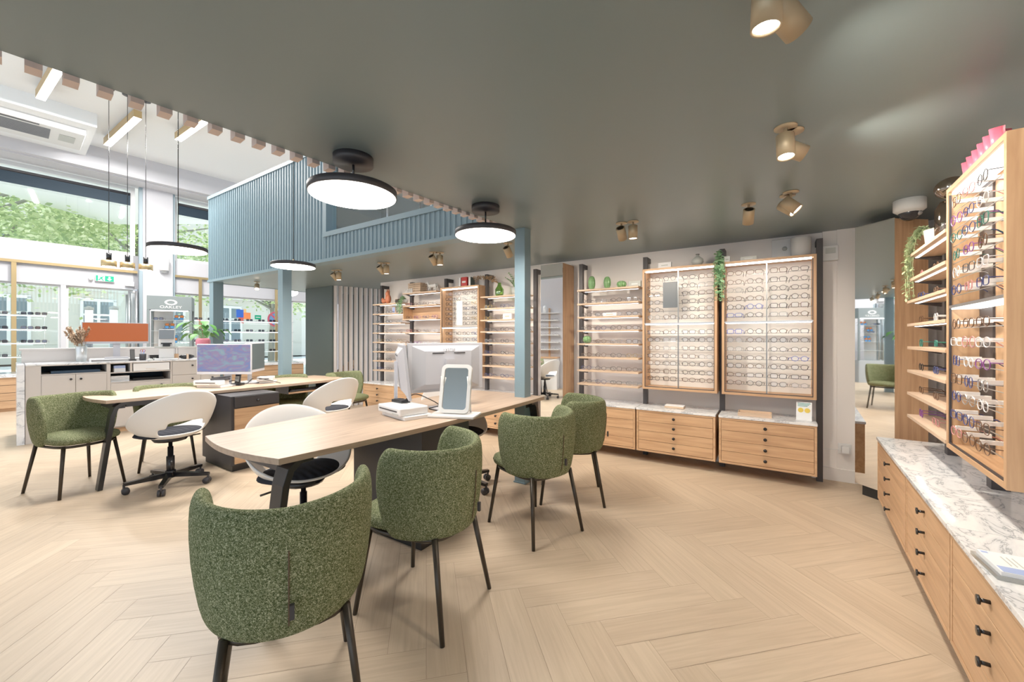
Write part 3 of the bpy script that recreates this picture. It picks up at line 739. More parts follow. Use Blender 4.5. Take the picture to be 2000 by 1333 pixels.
# ---- scanners and desk clutter
def scanner(label,loc,rz,w=.30,d=.20):
    t=thing('document_scanner',label,'scanner',loc,rz)
    MB().box(-w/2,w/2,0,d,.025,.075).build('body',M['white'],t,bevel=.008); MB().box(-w/2+.02,w/2+.02,.02,d+.02,0,.024).build('base',M['white'],t,bevel=.004)
    MB().box(-w/2+.025,w/2-.04,-.002,0,.048,.056).build('paper_slot',M['charc'],t); MB().box(w/2-.10,w/2-.02,-.0025,.0,.030,.040).build('button_strip',M['stone'],t); return t
scanner('white document scanner on the front desk beside the mirror',(-.79,2.56,.74),radians(-46))
scanner('white document scanner on the rear desk below the landscape monitor',(-3.12,4.08,.74),radians(-4),w=.28,d=.14)
scanner('second white scanner on the rear desk under the side-on monitor',(-2.78,4.50,.74),radians(20),w=.16,d=.12)
def cable(name,label,pts,mm,r=.0035):
    # smooth through points
    P=[Vector(p) for p in pts]; out=[]
    for i in range(len(P)-1):
        p0=P[max(0,i-1)];p1=P[i];p2=P[i+1];p3=P[min(len(P)-1,i+2)]
        for k in range(8):
            u=k/8; out.append(.5*((2*p1)+(p2-p0)*u+(2*p0-5*p1+4*p2-p3)*u*u+(3*p1-p0-3*p2+p3)*u**3))
    out.append(P[-1]); o=MB().tube(out,r,seg=6).build(name,M[mm]); return tag(o,label,'cable')
cable('power_cable','black looping cable behind the scanner on the front desk',[(-.74,2.74,.82),(-.66,2.72,.87),(-.56,2.70,.84),(-.50,2.74,.79),(-.58,2.80,.755),(-.42,2.72,.746)],'blk')
cable('power_cable','thin white cable hanging from the lettered monitor',[(-.50,2.83,.90),(-.49,2.80,.84),(-.46,2.78,.78),(-.40,2.76,.746)],'screenw')
cable('power_cable','black cable lying behind the phone on the rear desk',[(-3.05,4.15,.745),(-2.95,4.22,.80),(-2.86,4.30,.76),(-2.78,4.32,.82),(-2.66,4.42,.78),(-2.60,4.5,.745)],'blk')
t=thing('card_terminal','black payment terminal lying on the front desk scanner','terminal',(-.755,2.72,.815),radians(-40))
MB().box(-.06,.06,-.035,.035,0,.02).build('body',M['blk'],t,bevel=.004); MB().box(-.05,.0,-.025,.025,.02,.022).build('display',M['charc'],t)
t=thing('desk_phone','black cordless phone standing in its cradle on the rear desk','phone',(-2.97,4.33,.74),radians(5))
MB().box(-.05,.05,-.04,.05,0,.025).build('cradle',M['blk'],t,bevel=.005); R=Matrix.Translation((0,0,.02))@Matrix.Rotation(radians(-12),4,'X')
MB().box(-.026,.026,-.012,.014,0,.14,M=R).build('handset',M['blk'],t,bevel=.006); m=MB()
for r in range(4):
    for c in range(3): m.box(-.02+c*.014,-.01+c*.014,-.015,-.012,.02+r*.015,.03+r*.015,M=R)
m.build('keypad',M['stone'],t)
t=thing('stapler','dark grey device lying on the rear desk scanner','stapler',(-3.03,4.16,.815),radians(20))
MB().box(-.08,.08,-.03,.03,0,.02).build('base',M['charc'],t,bevel=.004); MB().box(-.07,.09,-.02,.02,.02,.035,M=Matrix.Rotation(radians(-5),4,'Y')).build('arm',M['charc'],t,bevel=.004)
# ---- reception counter
t=thing('reception_counter','greige reception counter with marble top, niches, doors and drawers','counter',CT.p(0,0),CT.th)
c=M['counter']
m=MB(); m.box(-.92,-.80,0,.55,.0,.92); m.box(-.80,-.245,.5,.55,.06,.92); m.box(-.80,-.21,0.0,.5,.80,.812); m.box(-.80,1.0,.02,.5,.06,.075)
m.box(-.245,-.21,0,.55,.06,.92); m.box(-.80,1.0,0,.02,.912,.92)
m.box(-.21,.42,0,.5,.785,.797); m.box(-.21,.42,.5,.55,.06,.92); m.box(-.02,.0,0,.5,.797,.915); m.box(.40,.42,0,.5,.06,.92); m.box(-.21,.40,0,.5,.655,.667)
m.box(.42,1.0,.02,.55,.06,.915)
m.build('carcass',c,t); MB().box(-.92,1.02,-.015,.56,.92,.94).build('countertop',M['marble'],t,bevel=.002)
MB().box(-.9,1.0,.05,.5,0,.06).build('kick_board',M['oakx'],t)
MB().box(-.94,1.02,.56,.86,0,1.09).build('front_panel',c,t); MB().box(-.96,1.04,.54,.88,1.09,1.115).build('ledge_top',c,t,bevel=.002)
MB().box(-.985,-.925,-.01,.88,0,.935).build('end_panel',M['marble'],t)
for x0,x1,kx in ((-.798,-.522,-.56),(-.518,-.247,-.475)):
    d=MB().box(x0,x1,-.005,.015,.08,.797).build('door',c,t,bevel=.001); MB().tube([(kx,-.005,.74),(kx,-.025,.74)],.012,seg=10).build('knob',M['blk'],d)
d=MB().box(-.208,.398,-.005,.015,.08,.652).build('door',c,t,bevel=.001); MB().tube([(.3,-.005,.6),(.3,-.025,.6)],.012,seg=10).build('knob',M['blk'],d)
for x0,x1 in ((.423,.75),(.754,.995)):
    for z0,z1 in ((.72,.91),(.40,.716),(.08,.396)):
        d=MB().box(x0,x1,-.005,.02,z0,z1).build('drawer',c,t,bevel=.001); MB().tube([(x1-.1,-.005,z1-.06),(x1-.1,-.025,z1-.06)],.012,seg=10).build('knob',M['blk'],d)
d=MB().box(.01,.39,-.002,.02,.802,.905).build('drawer',M['tag'],t,bevel=.001); MB().box(.14,.24,-.012,-.002,.82,.835).build('label_holder',M['plastic'],d)
nb_=mat('navy_niche_lining',(.02,.05,.09),.6)
MB().box(-.798,-.247,.46,.50,.814,.91).box(-.208,.398,.46,.5,.669,.783).build('niche_lining',nb_,t)
tag(MB().box(-.72,-.30,.05,.35,.813,.845).build('binder',nb_,loc=CT.p(0,0),rz=CT.th),'dark navy flat binder in the long upper niche of the counter','binder')
t=thing('card_box','small blue and white card box in the counter niche','box',CT.p(-.12,.05,.797),CT.th)
MB().box(-.05,.06,0,.12,0,.05).build('box',M['tag'],t); MB().box(-.05,.06,.005,.12,.05,.085).build('lid',M['bluep'],t)
t=thing('paper_stack','stack of white papers in the lower counter niche','paper stack',CT.p(-.10,.06,.667),CT.th)
for k in range(4): MB().box(-.1,.08,0,.2,k*.02,k*.02+.015).build('ream',M['paper'],t)
tag(MB().box(.02,.34,.08,.38,.668,.70).build('laptop',M['blk'],loc=CT.p(0,0),rz=CT.th),'flat black laptop in the lower counter niche','laptop')
t=thing('display_riser','white flat riser under the reception monitor','stand',(-5.46,5.60,.94),radians(45)); t.location=(-5.46,5.53,.94)
for o in [o for o in COL.objects if o.get('label')=='reception monitor on the counter showing a burnt orange screen']: o.location.z=.975
MB().box(-.26,.26,-.12,.16,.02,.034).build('top_board',M['white'],t); MB().box(-.26,-.24,-.12,.16,0,.02).box(.24,.26,-.12,.16,0,.02).build('foot',M['white'],t)
# vase with pampas
t=thing('pampas_vase','tall glass vase of dried beige pampas grass at the counter end','vase',(-5.70,5.30,.94))
MB().lathe([(.035,0),(.05,.01),(.055,.20),(.05,.205),(.04,.2),(.035,.01)],seg=20).build('glass_vase',M['gshelf'],t)
m=MB(); p=MB(); rn=random.Random(4)
for k in range(26):
    a=rn.random()*6.28; r=.03+.10*rn.random(); h=.30+.12*rn.random(); ex=cos(a)*r-.05; ey=sin(a)*r
    m.tube([(cos(a)*.015,sin(a)*.015,.01),(ex*.5,ey*.5,h*.7),(ex,ey,h)],.0018,seg=4)
    for q in range(34):
        u=q/34; c_=Vector((ex*(.6+.5*u),ey*(.6+.5*u),h*(.75+.36*u))); d_=Vector((rn.gauss(0,1),rn.gauss(0,1),rn.gauss(0,1))).normalized()*.035
        e_=d_.cross(Vector((0,0,1))).normalized()*.014; p.add([c_-d_,c_+e_,c_+d_,c_-e_],[(0,1,2,3)])
m.build('stem',M['dry'],t); p.build('plume',M['pampas'],t)
# optical instrument
t=thing('eye_instrument','white optical measuring instrument with tilted grey display on the counter','instrument',(-5.02,5.82,.94),radians(38))
MB().box(-.13,.13,-.10,.14,0,.02).box(-.085,.085,-.03,.12,.02,.17).build('base',M['white'],t,bevel=.015)
MB().box(-.13,.13,-.06,.06,.172,.188).build('tray',M['stone'],t); MB().box(-.04,.04,-.06,-.02,.19,.235).box(-.06,.06,-.07,-.05,.225,.245).build('chin_rest',M['blk'],t)
MB().prism([(-.02,.18),(.14,.18),(.10,.44),(.05,.44),(.0,.30)],-.09,.09,M=Matrix(((0,0,1,0),(1,0,0,0),(0,1,0,0),(0,0,0,1)))).build('head',M['white'],t,bevel=.01)
MB().box(-.085,.085,-.012,.0,-.07,.07,M=Matrix.Translation((0,.01,.365))@Matrix.Rotation(radians(-18),4,'X')).build('display',mat('lcd_grey',(.2,.23,.26),.3),t)
t=thing('cordless_phone','black cordless phone in a stand on the reception counter','phone',CT.p(.02,.12,.94),CT.th)
MB().box(-.035,.035,-.03,.04,0,.02).build('cradle',M['blk'],t); MB().box(-.024,.024,-.01,.015,.015,.16,M=Matrix.Rotation(radians(-10),4,'X')).build('handset',M['blk'],t,bevel=.004)
t=thing('pen_cup','dark pen pot with red handled scissors on the counter','pen pot',CT.p(.13,.16,.94),CT.th)
MB().lathe([(.035,0),(.038,.09),(.034,.09),(.032,.01)],seg=16).build('pot',M['charc'],t)
m=MB()
for k,(x,z) in enumerate(((-.02,.14),(.01,.13),(.02,.15))): m.tube([(x*.3,0,.01),(x,0.01*k,z)],.004,mi=0)
m.build('pen',M['bluep'],t); m=MB()
for s_ in (-1,1): m.tube([(s_*.012+.012*cos(a*pi/5),0,.135+.018*sin(a*pi/5)) for a in range(10)],.003,seg=5,closed=True)
m.build('scissor_handle',M['red'],t)
t=thing('pen_tray','black open pen tray beside the pen pot','tray',CT.p(.27,.18,.94),CT.th)
MB().box(-.07,.07,-.04,.04,0,.006).box(-.07,.07,.034,.04,.006,.07).box(-.07,-.064,-.04,.034,.006,.07).box(.064,.07,-.04,.034,.006,.07).build('tray',M['blk'],t); MB().box(-.03,.0,-.03,.0,.006,.03).build('clip_box',M['stone'],t)
t=thing('computer_mouse','grey computer mouse on the counter edge','mouse',CT.p(.19,.05,.94),CT.th)
MB().sphere((0,0,.008),.05,sc=(.62,1,.4)).build('shell',M['stone'],t); MB().box(-.002,.002,-.045,-.02,.022,.027).build('wheel',M['blk'],t)
t=thing('glasses_case','black rounded case with a beige band on the counter','case',CT.p(.62,.15,.94),CT.th)
MB().sphere((0,0,.035),.085,sc=(1.1,.5,.42)).build('case',M['blk'],t); MB().box(-.012,.012,-.045,.045,.0,.072).build('band',M['pampas'],t)
t=thing('test_glasses_stand','small oak and chrome lens stand beside the black case','stand',CT.p(.49,.16,.94),CT.th)
MB().box(-.03,.03,-.03,.03,0,.08).build('block',M['oakz'],t); m=MB()
for k in range(3): m.tube([(-.03+k*.03,.01,.08),(-.03+k*.03,.01,.15)],.002); m.sphere((-.03+k*.03,.01,.155),.006,seg=8)
m.build('rod',M['rail'],t)
t=thing('spray_bottle','small white conical cleaner bottle at the end of the counter','bottle',CT.p(.79,.15,.94),CT.th)
MB().lathe([(0,0),(.035,0),(.033,.03),(.010,.12),(.008,.15),(0,.155)],seg=16).build('body',M['white'],t); MB().lathe([(.009,.15),(.006,.18),(0,.18)],seg=10).build('cap',M['stone'],t)
t=thing('wooden_box','low dark wooden box behind the white bottle','box',CT.p(.93,.25,.94),CT.th)
MB().box(-.09,.09,-.05,.05,0,.05).build('box',M['charc'],t); MB().box(-.09,.09,-.05,.05,.05,.058).build('lid',M['oakx'],t)
# plant in pink pot on ledge
def leaf(mb,p,d,w,l,curl=.25,mi=0):
    d=Vector(d).normalized(); s_=d.cross(Vector((0,0,1))); 
    if s_.length<.01: s_=Vector((1,0,0))
    s_.normalize(); u=s_.cross(d); p=Vector(p); vs=[];n=5
    prof=[.05,.75,1,.7,.02]
    for i in range(n):
        t_=i/(n-1); c_=p+d*l*t_-Vector((0,0,1))*curl*l*t_*t_
        ww=w*prof[i]; vs+=[c_-s_*ww+u*ww*.25,c_,c_+s_*ww+u*ww*.25]
    fs=[]
    for i in range(n-1):
        b=i*3; fs+=[(b,b+1,b+4,b+3),(b+1,b+2,b+5,b+4)]
    mb.add(vs,fs,mi,True)
t=thing('anthurium_plant','leafy anthurium with a red bloom in a pink pot on the reception ledge','potted plant',(-5.03,6.52,1.115))
MB().lathe([(0,0),(.07,0),(.10,.03),(.10,.10),(.075,.135),(.07,.13),(.0,.12)],seg=24).build('pot',M['pink'],t)
lm=MB(); st=MB(); rn=random.Random(8)
for k in range(26):
    a=rn.random()*6.28; r=.08+.20*rn.random(); h=.16+.26*rn.random(); p=(cos(a)*r,sin(a)*r,h)
    st.tube([(0,0,.10),(cos(a)*r*.4,sin(a)*r*.4,h*.8),p],.003,seg=4); leaf(lm,p,(cos(a),sin(a),-.5+rn.random()*.5),.045+.015*rn.random(),.14,.5)
lm.build('leaf',M['leaf'],t); st.build('stem',M['leaf3'],t)
m=MB(); leaf(m,(-.03,0,.40),(-.6,-.3,.5),.04,.09,.1); m.tube([(0,0,.1),(-.03,0,.40)],.003,seg=4); m.build('bloom',M['red'],t)
m=MB()
for k in range(6):
    a=k*1.05; leaf(m,(-.08+.02*k,-.03,.33),(cos(a),sin(a),.3),.03,.07,.1)
m.build('white_bloom',M['white'],t)
# branded sunglasses display stand
t=thing('sunglasses_stand','grey glazed sunglasses display cabinet with white brand lettering by the pillar','display cabinet',(-6.93,8.11,0),radians(32))
gg=mat('warm_grey_metal',(.20,.235,.24),.5)
MB().box(-.33,.33,0,.36,0,.62).build('base_cabinet',mat('light_grey_base',(.42,.45,.47),.5),t); MB().box(-.35,.35,-.02,.38,1.82,2.10).build('header',gg,t,bevel=.004)
MB().box(-.35,-.31,-.02,.02,.62,1.82).box(.31,.35,-.02,.02,.62,1.82).box(-.35,-.31,.34,.38,.62,1.82).box(.31,.35,.34,.38,.62,1.82).build('upright',gg,t)
MB().box(-.31,.0,.355,.365,.62,1.82).build('back_panel',M['beige'],t); MB().box(-.29,.29,0.01,.02,1.795,1.815).build('light_strip',M['ledw'],t)
for z in (.9,1.15,1.40,1.62): MB().box(-.31,.31,.02,.34,z-.004,z).build('glass_shelf',M['gshelf'],t)
text('lettering','OAKLEY',.075,M['white'],t,(0.02,-.021,1.855),sx=1.25)
m=MB(); n=40
vs=[(.02+a*cos(2*pi*k/n),y,1.975+b*sin(2*pi*k/n)) for y in (-.0225,-.0205) for a,b in ((.10,.055),(.062,.033)) for k in range(n)]
fs=[]
for k in range(n):
    j=(k+1)%n; fs+=[(k,j,n+j,n+k),(2*n+k,3*n+k,3*n+j,2*n+j),(k,2*n+k,2*n+j,j),(n+k,n+j,3*n+j,3*n+k)]
m.add(vs,fs); m.build('ellipse_logo',M['white'],t)
OAK_FR=F((-6.93,8.11),radians(32))
# ================================================================== DISPLAYS
SH={'round':(.0235,.0225,2.0),'oval':(.026,.019,2.3),'rectangular':(.027,.0175,4.0),'panto':(.025,.0215,2.6),'square':(.026,.021,4.5),'hexagonal':(.0255,.021,0)}
CO={}
def gcol(n,c,metal=0,rough=.3): CO[n]=mat('frame_'+n.replace(' ','_'),c,rough,metal=metal)
gcol('black',(.012,.012,.014)); gcol('tortoiseshell',(.10,.045,.018)); gcol('gunmetal',(.10,.10,.11),.6); gcol('gold',(.55,.38,.14),.8)
gcol('navy blue',(.03,.05,.20)); gcol('red',(.55,.04,.04)); gcol('crystal',(.75,.76,.80)); gcol('purple',(.22,.05,.30)); gcol('dark green',(.02,.16,.13)); gcol('silver',(.45,.46,.48),.8); gcol('rose',(.6,.25,.25)); gcol('brown',(.13,.065,.035)); gcol('bright blue',(.02,.09,.60)); gcol('yellow',(.6,.48,.12))
def outline(sh,sx,k=18):
    a,b,e=SH[sh]; out=[]
    for i in range(k):
        g=2*pi*i/k
        if e==0:
            s6=pi/3; gg=(g+pi/6)%s6-s6/2; q=cos(s6/2)/cos(gg); q*=1.08; x,z=a*q*cos(g),b*q*sin(g)
        else:
            c,s_=cos(g),sin(g); x=a*(abs(c)**(2/e))*(1 if c>0 else -1) if abs(c)>1e-9 else 0; z=b*(abs(s_)**(2/e))*(1 if s_>0 else -1) if abs(s_)>1e-9 else 0
            if sh=='panto': x*=1+.10*(z/b)
        out.append((x+sx*.034,-.001*0+abs(0),z))
    return out
_gc={}
def gmeshes(sh,co,r=.0016):
    k=(sh,co,r)
    if k in _gc: return _gc[k]
    m=MB()
    for s_ in (-1,1):
        m.tube([(x,0,z) for x,_,z in outline(sh,s_)],r,seg=5,closed=True)
        m.tube([(s_*(.034+SH[sh][0]),0,.008),(s_*.067,.004,.008)],r*1.1,seg=5)
    m.tube([(-.034+SH[sh][0]-.001,0,.004),(0,-.002,.008),(.034-SH[sh][0]+.001,0,.004)],r,seg=5)
    fr=m.mesh('rim',CO[co])
    m=MB(); o=outline(sh,0); m.add([(x,0,z) for x,_,z in o],[tuple(range(len(o)))]); le=m.mesh('lens',M['glens'])
    m=MB(); m.tube([(0,.004,.008),(.002,.06,.006),(.0,.10,.0),(-.004,.128,-.022)],r*1.15,seg=5); te=m.mesh('temple',CO[co])
    # one-piece version
    m=MB(); 
    for s_ in (-1,1):
        m.tube([(x,0,z) for x,_,z in outline(sh,s_,12)],r*1.15,seg=4,closed=True); m.tube([(s_*.067,.004,.008),(s_*.069,.07,.005),(s_*.064,.128,-.02)],r*1.2,seg=4)
        o=outline(sh,s_,12); m.add([(x,0,z) for x,_,z in o],[tuple(range(len(o)))],1)
    m.tube([(-.01,0,.005),(.01,0,.005)],r*1.2,seg=4)
    one=m.mesh('eyeglasses',[CO[co],M['glens']])
    _gc[k]=(fr,le,te,one); return _gc[k]
TAGM=MB().box(-.006,.006,.015,.085,.0,.016).mesh('price_tag',M['tag'])
NG=[0]
def glasses(Fr,x,y,z,sh,co,label,group,parts=True,yaw=0,r=.0016,tagged=False,name='eyeglasses',cat='eyeglasses'):
    NG[0]+=1
    fr,le,te,one=gmeshes(sh,co,r)
    if not parts:
        o=bpy.data.objects.new(name,one); COL.objects.link(o); o.location=Fr.p(x,y,z); o.rotation_euler=(0,0,Fr.th+yaw); tag(o,label,cat,group); return o
    t=thing(name,label,cat,Fr.p(x,y,z),Fr.th+yaw,group); t.empty_display_size=.02
    def pt(n,me,loc=(0,0,0),rz=0):
        o=bpy.data.objects.new(n,me); COL.objects.link(o); o.parent=t; o.location=loc; o.rotation_euler=(0,0,rz); return o
    pt('rim',fr); pt('lens',le,(-.034,0,0)); pt('lens',le,(.034,0,0)); pt('temple',te,(.067,0,0),-.02); pt('temple',te,(-.067,0,0),.06)
    if tagged: pt('price_tag',TAGM,(-.067,0,0))
    return t
rg=random.Random(21)
def pick(pal): return rg.choice(pal)
SHN=list(SH)
PD=['black','black','tortoiseshell','gunmetal','brown','gold','silver','black','gunmetal','navy blue']
PC=['red','purple','dark green','black','rose','crystal','navy blue','tortoiseshell','silver','gunmetal','brown','crystal']
PX=['crystal','crystal','rose','navy blue','silver','tortoiseshell','crystal','brown','purple']
def drawer_unit(Fr,x0,x1,yf,yb,label,group,kn=.5,z0=.11,z1=.545):
    t=thing('drawer_cabinet',label,'drawer cabinet',Fr.p((x0+x1)/2,yf),Fr.th,group); w=(x1-x0)/2; D=yb-yf
    m=MB(); m.box(-w,w,.018,D,z0,z0+.018); m.box(-w,-w+.018,0,D,z0,z1-.02); m.box(w-.018,w,0,D,z0,z1-.02); m.box(-w+.018,w-.018,0,D,z1-.038,z1-.02); m.box(-w+.018,w-.018,0.0,.018,z0,z0+.018); m.box(-w+.018,w-.018,.04,D,z0+.018,z1-.04)
    m.build('carcass',M['oakx'],t,bevel=.001)
    MB().box(-w-.003,w+.003,-.006,D,z1-.02,z1).build('marble_top',M['marble'],t,bevel=.0015)
    a=z0+.020; b=z1-.040; h=(b-a)/4
    for k in range(4):
        d=MB().box(-w+.020,w-.020,.002,.02,a+k*h+.0015,a+(k+1)*h-.0015).build('drawer',M['oakx'],t,bevel=.0015)
        MB().tube([(0,.002,a+(k+.55)*h),(0,-.022,a+(k+.55)*h)],.006,seg=10).lathe([(0,0),(.014,0),(.014,.006),(0,.006)],seg=16,M=Matrix.Translation((0,-.020,a+(k+.55)*h))@Matrix.Rotation(pi/2,4,'X')).build('knob',M['blk'],d)
    return t
def upright(Fr,x,y,label,z1=2.12,w=.045,d=.045,arm=.14):
    t=thing('shelf_upright',label,'upright',Fr.p(x,y),Fr.th)
    MB().box(-w/2,w/2,-d/2,d/2,0,z1).build('post',M['post'],t); MB().box(-w/2,w/2,d/2,arm,z1-.05,z1).build('wall_bracket',M['post'],t); return t
def shelf(Fr,x0,x1,yf,yb,z,label,group,light=True,brk=(0,)):
    t=thing('display_shelf',label,'shelf',Fr.p((x0+x1)/2,yf,z),Fr.th,group); w=(x1-x0)/2
    MB().box(-w,w,0,yb-yf,-.018,0).build('board',M['oakp'],t,bevel=.001)
    sy_=.03 if Fr is RW else .10
    if light: MB().box(-w+.03,w-.03,sy_,sy_+.015,-.021,-.018).build('light_strip',M['ledw'],t)
    for u in brk: MB().prism([(0.02,-.02),(yb-yf,-.02),(yb-yf,-.045),(.12,-.04)],-.012,.012,M=Matrix.Translation((-w+.045 if u==0 else w-.045,0,0))@Matrix(((0,0,1,0),(1,0,0,0),(0,1,0,0),(0,0,0,1)))).build('bracket',M['post'],t)
    return t
ZS=[1.795,1.64,1.49,1.34,1.192,1.042,.895,.745]
def bay(Fr,x0,x1,yf,yb,zs,un,pal,per,parts,r=.0016,skip=(),first=1,dx=.12):
    for i,z in enumerate(zs):
        shelf(Fr,x0,x1,yf,yb,z,f'{ORD[i+1]} oak shelf from the top of the {un}','oak shelves of the '+un)
        if i<first or i in skip: continue
        for k in range(per):
            x=x0+.09+(x1-x0-.17)*(k/(max(1,per-1)))
            co=pick(pal); sh=pick(SHN)
            glasses(Fr,x,yf+.05,z+.024,sh,co,f'{co} {sh} eyeglasses, {ORD[k+1]} from left on {ORD[i+1]} shelf of {un}','eyeglasses on the '+un,parts,yaw=rg.uniform(-.12,.12),r=r)
def case(Fr,x0,x1,yf,yb,label,un,pal,rowsU,rowsL,cols,parts,r=.0016,back='beige',midbar=True,z0=.725,z1=1.965,ydepth=.07,tagged=False,skipf=None,spine=True):
    t=thing('lit_display_case',label,'display case',Fr.p(x0,yf),Fr.th); W=x1-x0; D=yb-yf; T=.022
    MB().box(0,T,0,D,z0,z1).build('side_panel',M['oakz'],t,bevel=.001); MB().box(W-T,W,0,D,z0,z1).build('side_panel',M['oakz'],t,bevel=.001)
    MB().box(T,W-T,0,D,z1-T,z1).build('top_panel',M['oakx'],t,bevel=.001); MB().box(T,W-T,0,D,z0,z0+T).build('bottom_panel',M['oakx'],t,bevel=.001)
    MB().box(T,W-T,D-.012,D,z0+T,z1-T).build('back_panel',M[back],t)
    MB().box(T+.01,W-T-.01,.012,.05 if not tagged else D-.03,z1-T-.012,z1-T).build('top_light',M['ledd' if tagged else 'ledc'],t)
    MB().box(T,W-T,.004,.05 if not tagged else D-.015,1.392,1.405).build('middle_bar',M['steel'],t); MB().box(T+.01,W-T-.01,.01,.045 if not tagged else D-.02,1.386,1.392).build('middle_light',M['ledd' if tagged else 'ledc'],t)
    if midbar: MB().box(W/2-.005,W/2+.005,.010,.022,z0+T,z1-T-.012).build('centre_bar',M['rail'],t)
    MB().box(T,T+.006,.004,.012,z0+T,z1-T-.012).box(W-T-.006,W-T,.004,.012,z0+T,z1-T-.012).box(T,W-T,.004,.012,z0+T,z0+T+.007).build('inner_trim',M['charc'],t)
    if tagged: MB().box(.03,.185,D-.020,D-.012,z0+T,z1-T).build('spine',M['post'],t)
    rows=[z for z in rowsU]+[z for z in rowsL]
    for i,z in enumerate(rows):
        MB().tube([(T,max(.02,ydepth+.03),z-.010),(W-T,max(.02,ydepth+.03),z-.010)],.0022,seg=5).build('rail',M['rail'] if not tagged else M['gshelf'],t)
    for i,z in enumerate(rows):
        for k,c in enumerate(cols):
            if skipf and skipf(i,k): continue
            co=pick(pal if not isinstance(pal,tuple) else pal[0 if i<len(rowsU) else 1]); sh=pick(SHN)
            glasses(Fr,x0+c,yf+ydepth,z+.008,sh,co,f'{co} {sh} eyeglasses, {ORD[k+1]} from left on {ORD[i+1]} rail of {un}','eyeglasses in the '+un,parts,yaw=rg.uniform(-.08,.08),r=r,tagged=tagged)
    return t
RU=[1.854,1.771,1.694,1.613,1.536,1.459]; RL=[1.306,1.227,1.143,1.062,.985,.901,.827]
C4=[.10,.255,.435,.59]
# --- back wall, left to right
YF=-.34; YB=-.15
for x,l in ((.18,'left of the squirrel figurine shelves'),(.88,'between squirrel and horse figurine shelves'),(1.60,'left of the small rear lit case'),(2.34,'right of the small rear lit case'),(3.10,'left of the tall mirror panel'),(3.72,'left of the cactus shelves'),(4.46,'between cactus shelves and tall lit cases'),(5.195,'between the two tall lit cases'),(5.95,'right of the rightmost lit case')):
    upright(BW,x,-.13,'dark steel shelf upright '+l)
bay(BW,.208,.86,YF,YB,ZS,'squirrel-figurine bay',PD,3,False,r=.0019)
U2=[1.93,1.738,1.54,1.338,1.16,.98]
bay(BW,.90,1.60,YF,YB,U2,'horse-figurine bay',PX,4,False,r=.0019,skip=(5,))
t=thing('shelf_box','open oak box between two shelves under the horse figurine','shelf box',BW.p(.90,YF+.01,1.54),TH)
MB().box(0,.018,0,.19,0,.18).build('side_panel',M['oakz'],t); MB().box(0.018,.70,.178,.19,0,.18).build('back_panel',M['oakx'],t)
case(BW,1.636,2.325,-.30,-.05,'small oak lit display case with clear glasses between open shelf bays','small rear lit case',PD,[1.87,1.80,1.73,1.66,1.59,1.52,1.45],[1.31,1.225],[.10,.26,.42,.58],False,r=.0018,midbar=False)
bay(BW,2.383,3.08,YF,YB,ZS,'green-vase bay',PD,3,False,r=.0019)
bay(BW,3.755,4.44,YF,YB,ZS,'cactus bay',PD,4,True,r=.0017,skip=())
P=['black','gunmetal','silver','black','black','brown','black','tortoiseshell']
case(BW,4.470,5.165,-.30,-.05,'tall oak lit display case holding the dark poster panel','poster case',P,RU,RL,C4,True,r=.0020,skipf=lambda i,k: i in(2,3,4) and k==1)
case(BW,5.205,5.918,-.30,-.05,'tall oak lit display case nearest the plain pillar wall','pillar-side case',P+['bright blue'],RU,RL,[.10,.262,.445,.60],True,r=.0020)
tag(MB().box(-.075,.075,-.006,0,-.13,.13).build('poster_panel',mat('slate_poster',(.10,.12,.14),.4),loc=BW.p(4.74,-.245,1.69),rz=TH),'dark slate poster panel standing inside the left tall lit case','poster')
tag(MB().box(-.055,.055,-.006,0,-.17,.17).build('poster_panel',M['tag'],loc=BW.p(1.95,-.245,1.60),rz=TH),'white poster panel inside the small rear lit case','poster')
for x0,x1,l in ((.07,.80,'under the squirrel figurine shelves'),(.815,1.545,'under the horse figurine shelves'),(1.58,2.31,'behind the monitors under the small lit case'),(2.33,3.06,'behind the blue steel column'),(3.697,4.428,'partly behind the farthest green chair'),(4.443,5.163,'with a closed card box on its marble top'),(5.192,5.912,'with an open oak tray and card on top')):
    drawer_unit(BW,x0,x1,-.42,-.05,'four-drawer oak cabinet with marble top '+l,'oak drawer cabinets on the back wall')
# --- right wall
for x,l in ((.33,'at the corner end of the right-wall shelves'),(1.0,'between right-wall shelves and lit case'),(1.77,'at the near end of the right-wall lit case')):
    upright(RW,x,.30,'dark steel upright '+l,z1=2.10,w=.06,d=.06,arm=.14)
zsE=[1.785,1.63,1.493,1.344,1.196,1.045,.90,.753]
bay(RW,.20,1.03,.12,.268,zsE,'right-wall bay',PC,3,True,r=.0021,skip=())
case(RW,1.052,1.735,.12,.24,'open oak lit case on the right wall with colourful glasses seen from the side','right-wall case',(PC,PX),RU,RL,[.205,.36,.515],True,r=.0017,back='oakz',midbar=False,tagged=True,ydepth=-.012)
for x0,x1,l in ((.0,.905,'farthest of three on the right, beside the mirror panel'),(.915,1.665,'middle one of three along the right wall'),(1.675,2.425,'closest to the camera along the right wall')):
    drawer_unit(RW,x0,x1,.0,.42,'four-drawer oak cabinet with marble top, '+l,'oak drawer cabinets on the right wall')
# mirror column in the corner
mc=[(2.755,3.216),(2.806,2.936)]
t=thing('mirror_column','tall corner panel unit with a mirror face and a knotty oak side','mirror',(0,0,0))
MB().prism([(2.761,3.213),(2.811,2.940),(3.076,2.972),(3.25,3.15),(3.0,3.33)],.10,2.13).build('core',M['wall'],t)
MB().prism([mc[0],mc[1],(2.811,2.937),(2.760,3.217)],.09,2.135).build('mirror_glass',M['mirror'],t)
MB().prism([mc[1],(3.080,2.962),(3.079,2.972),(2.811,2.9405)],.09,2.13).build('side_panel',M['oakz'],t)
MB().prism([(2.80,3.2),(2.85,2.99),(3.05,3.0),(3.0,3.3)],0,.10).build('plinth',M['black'],t)
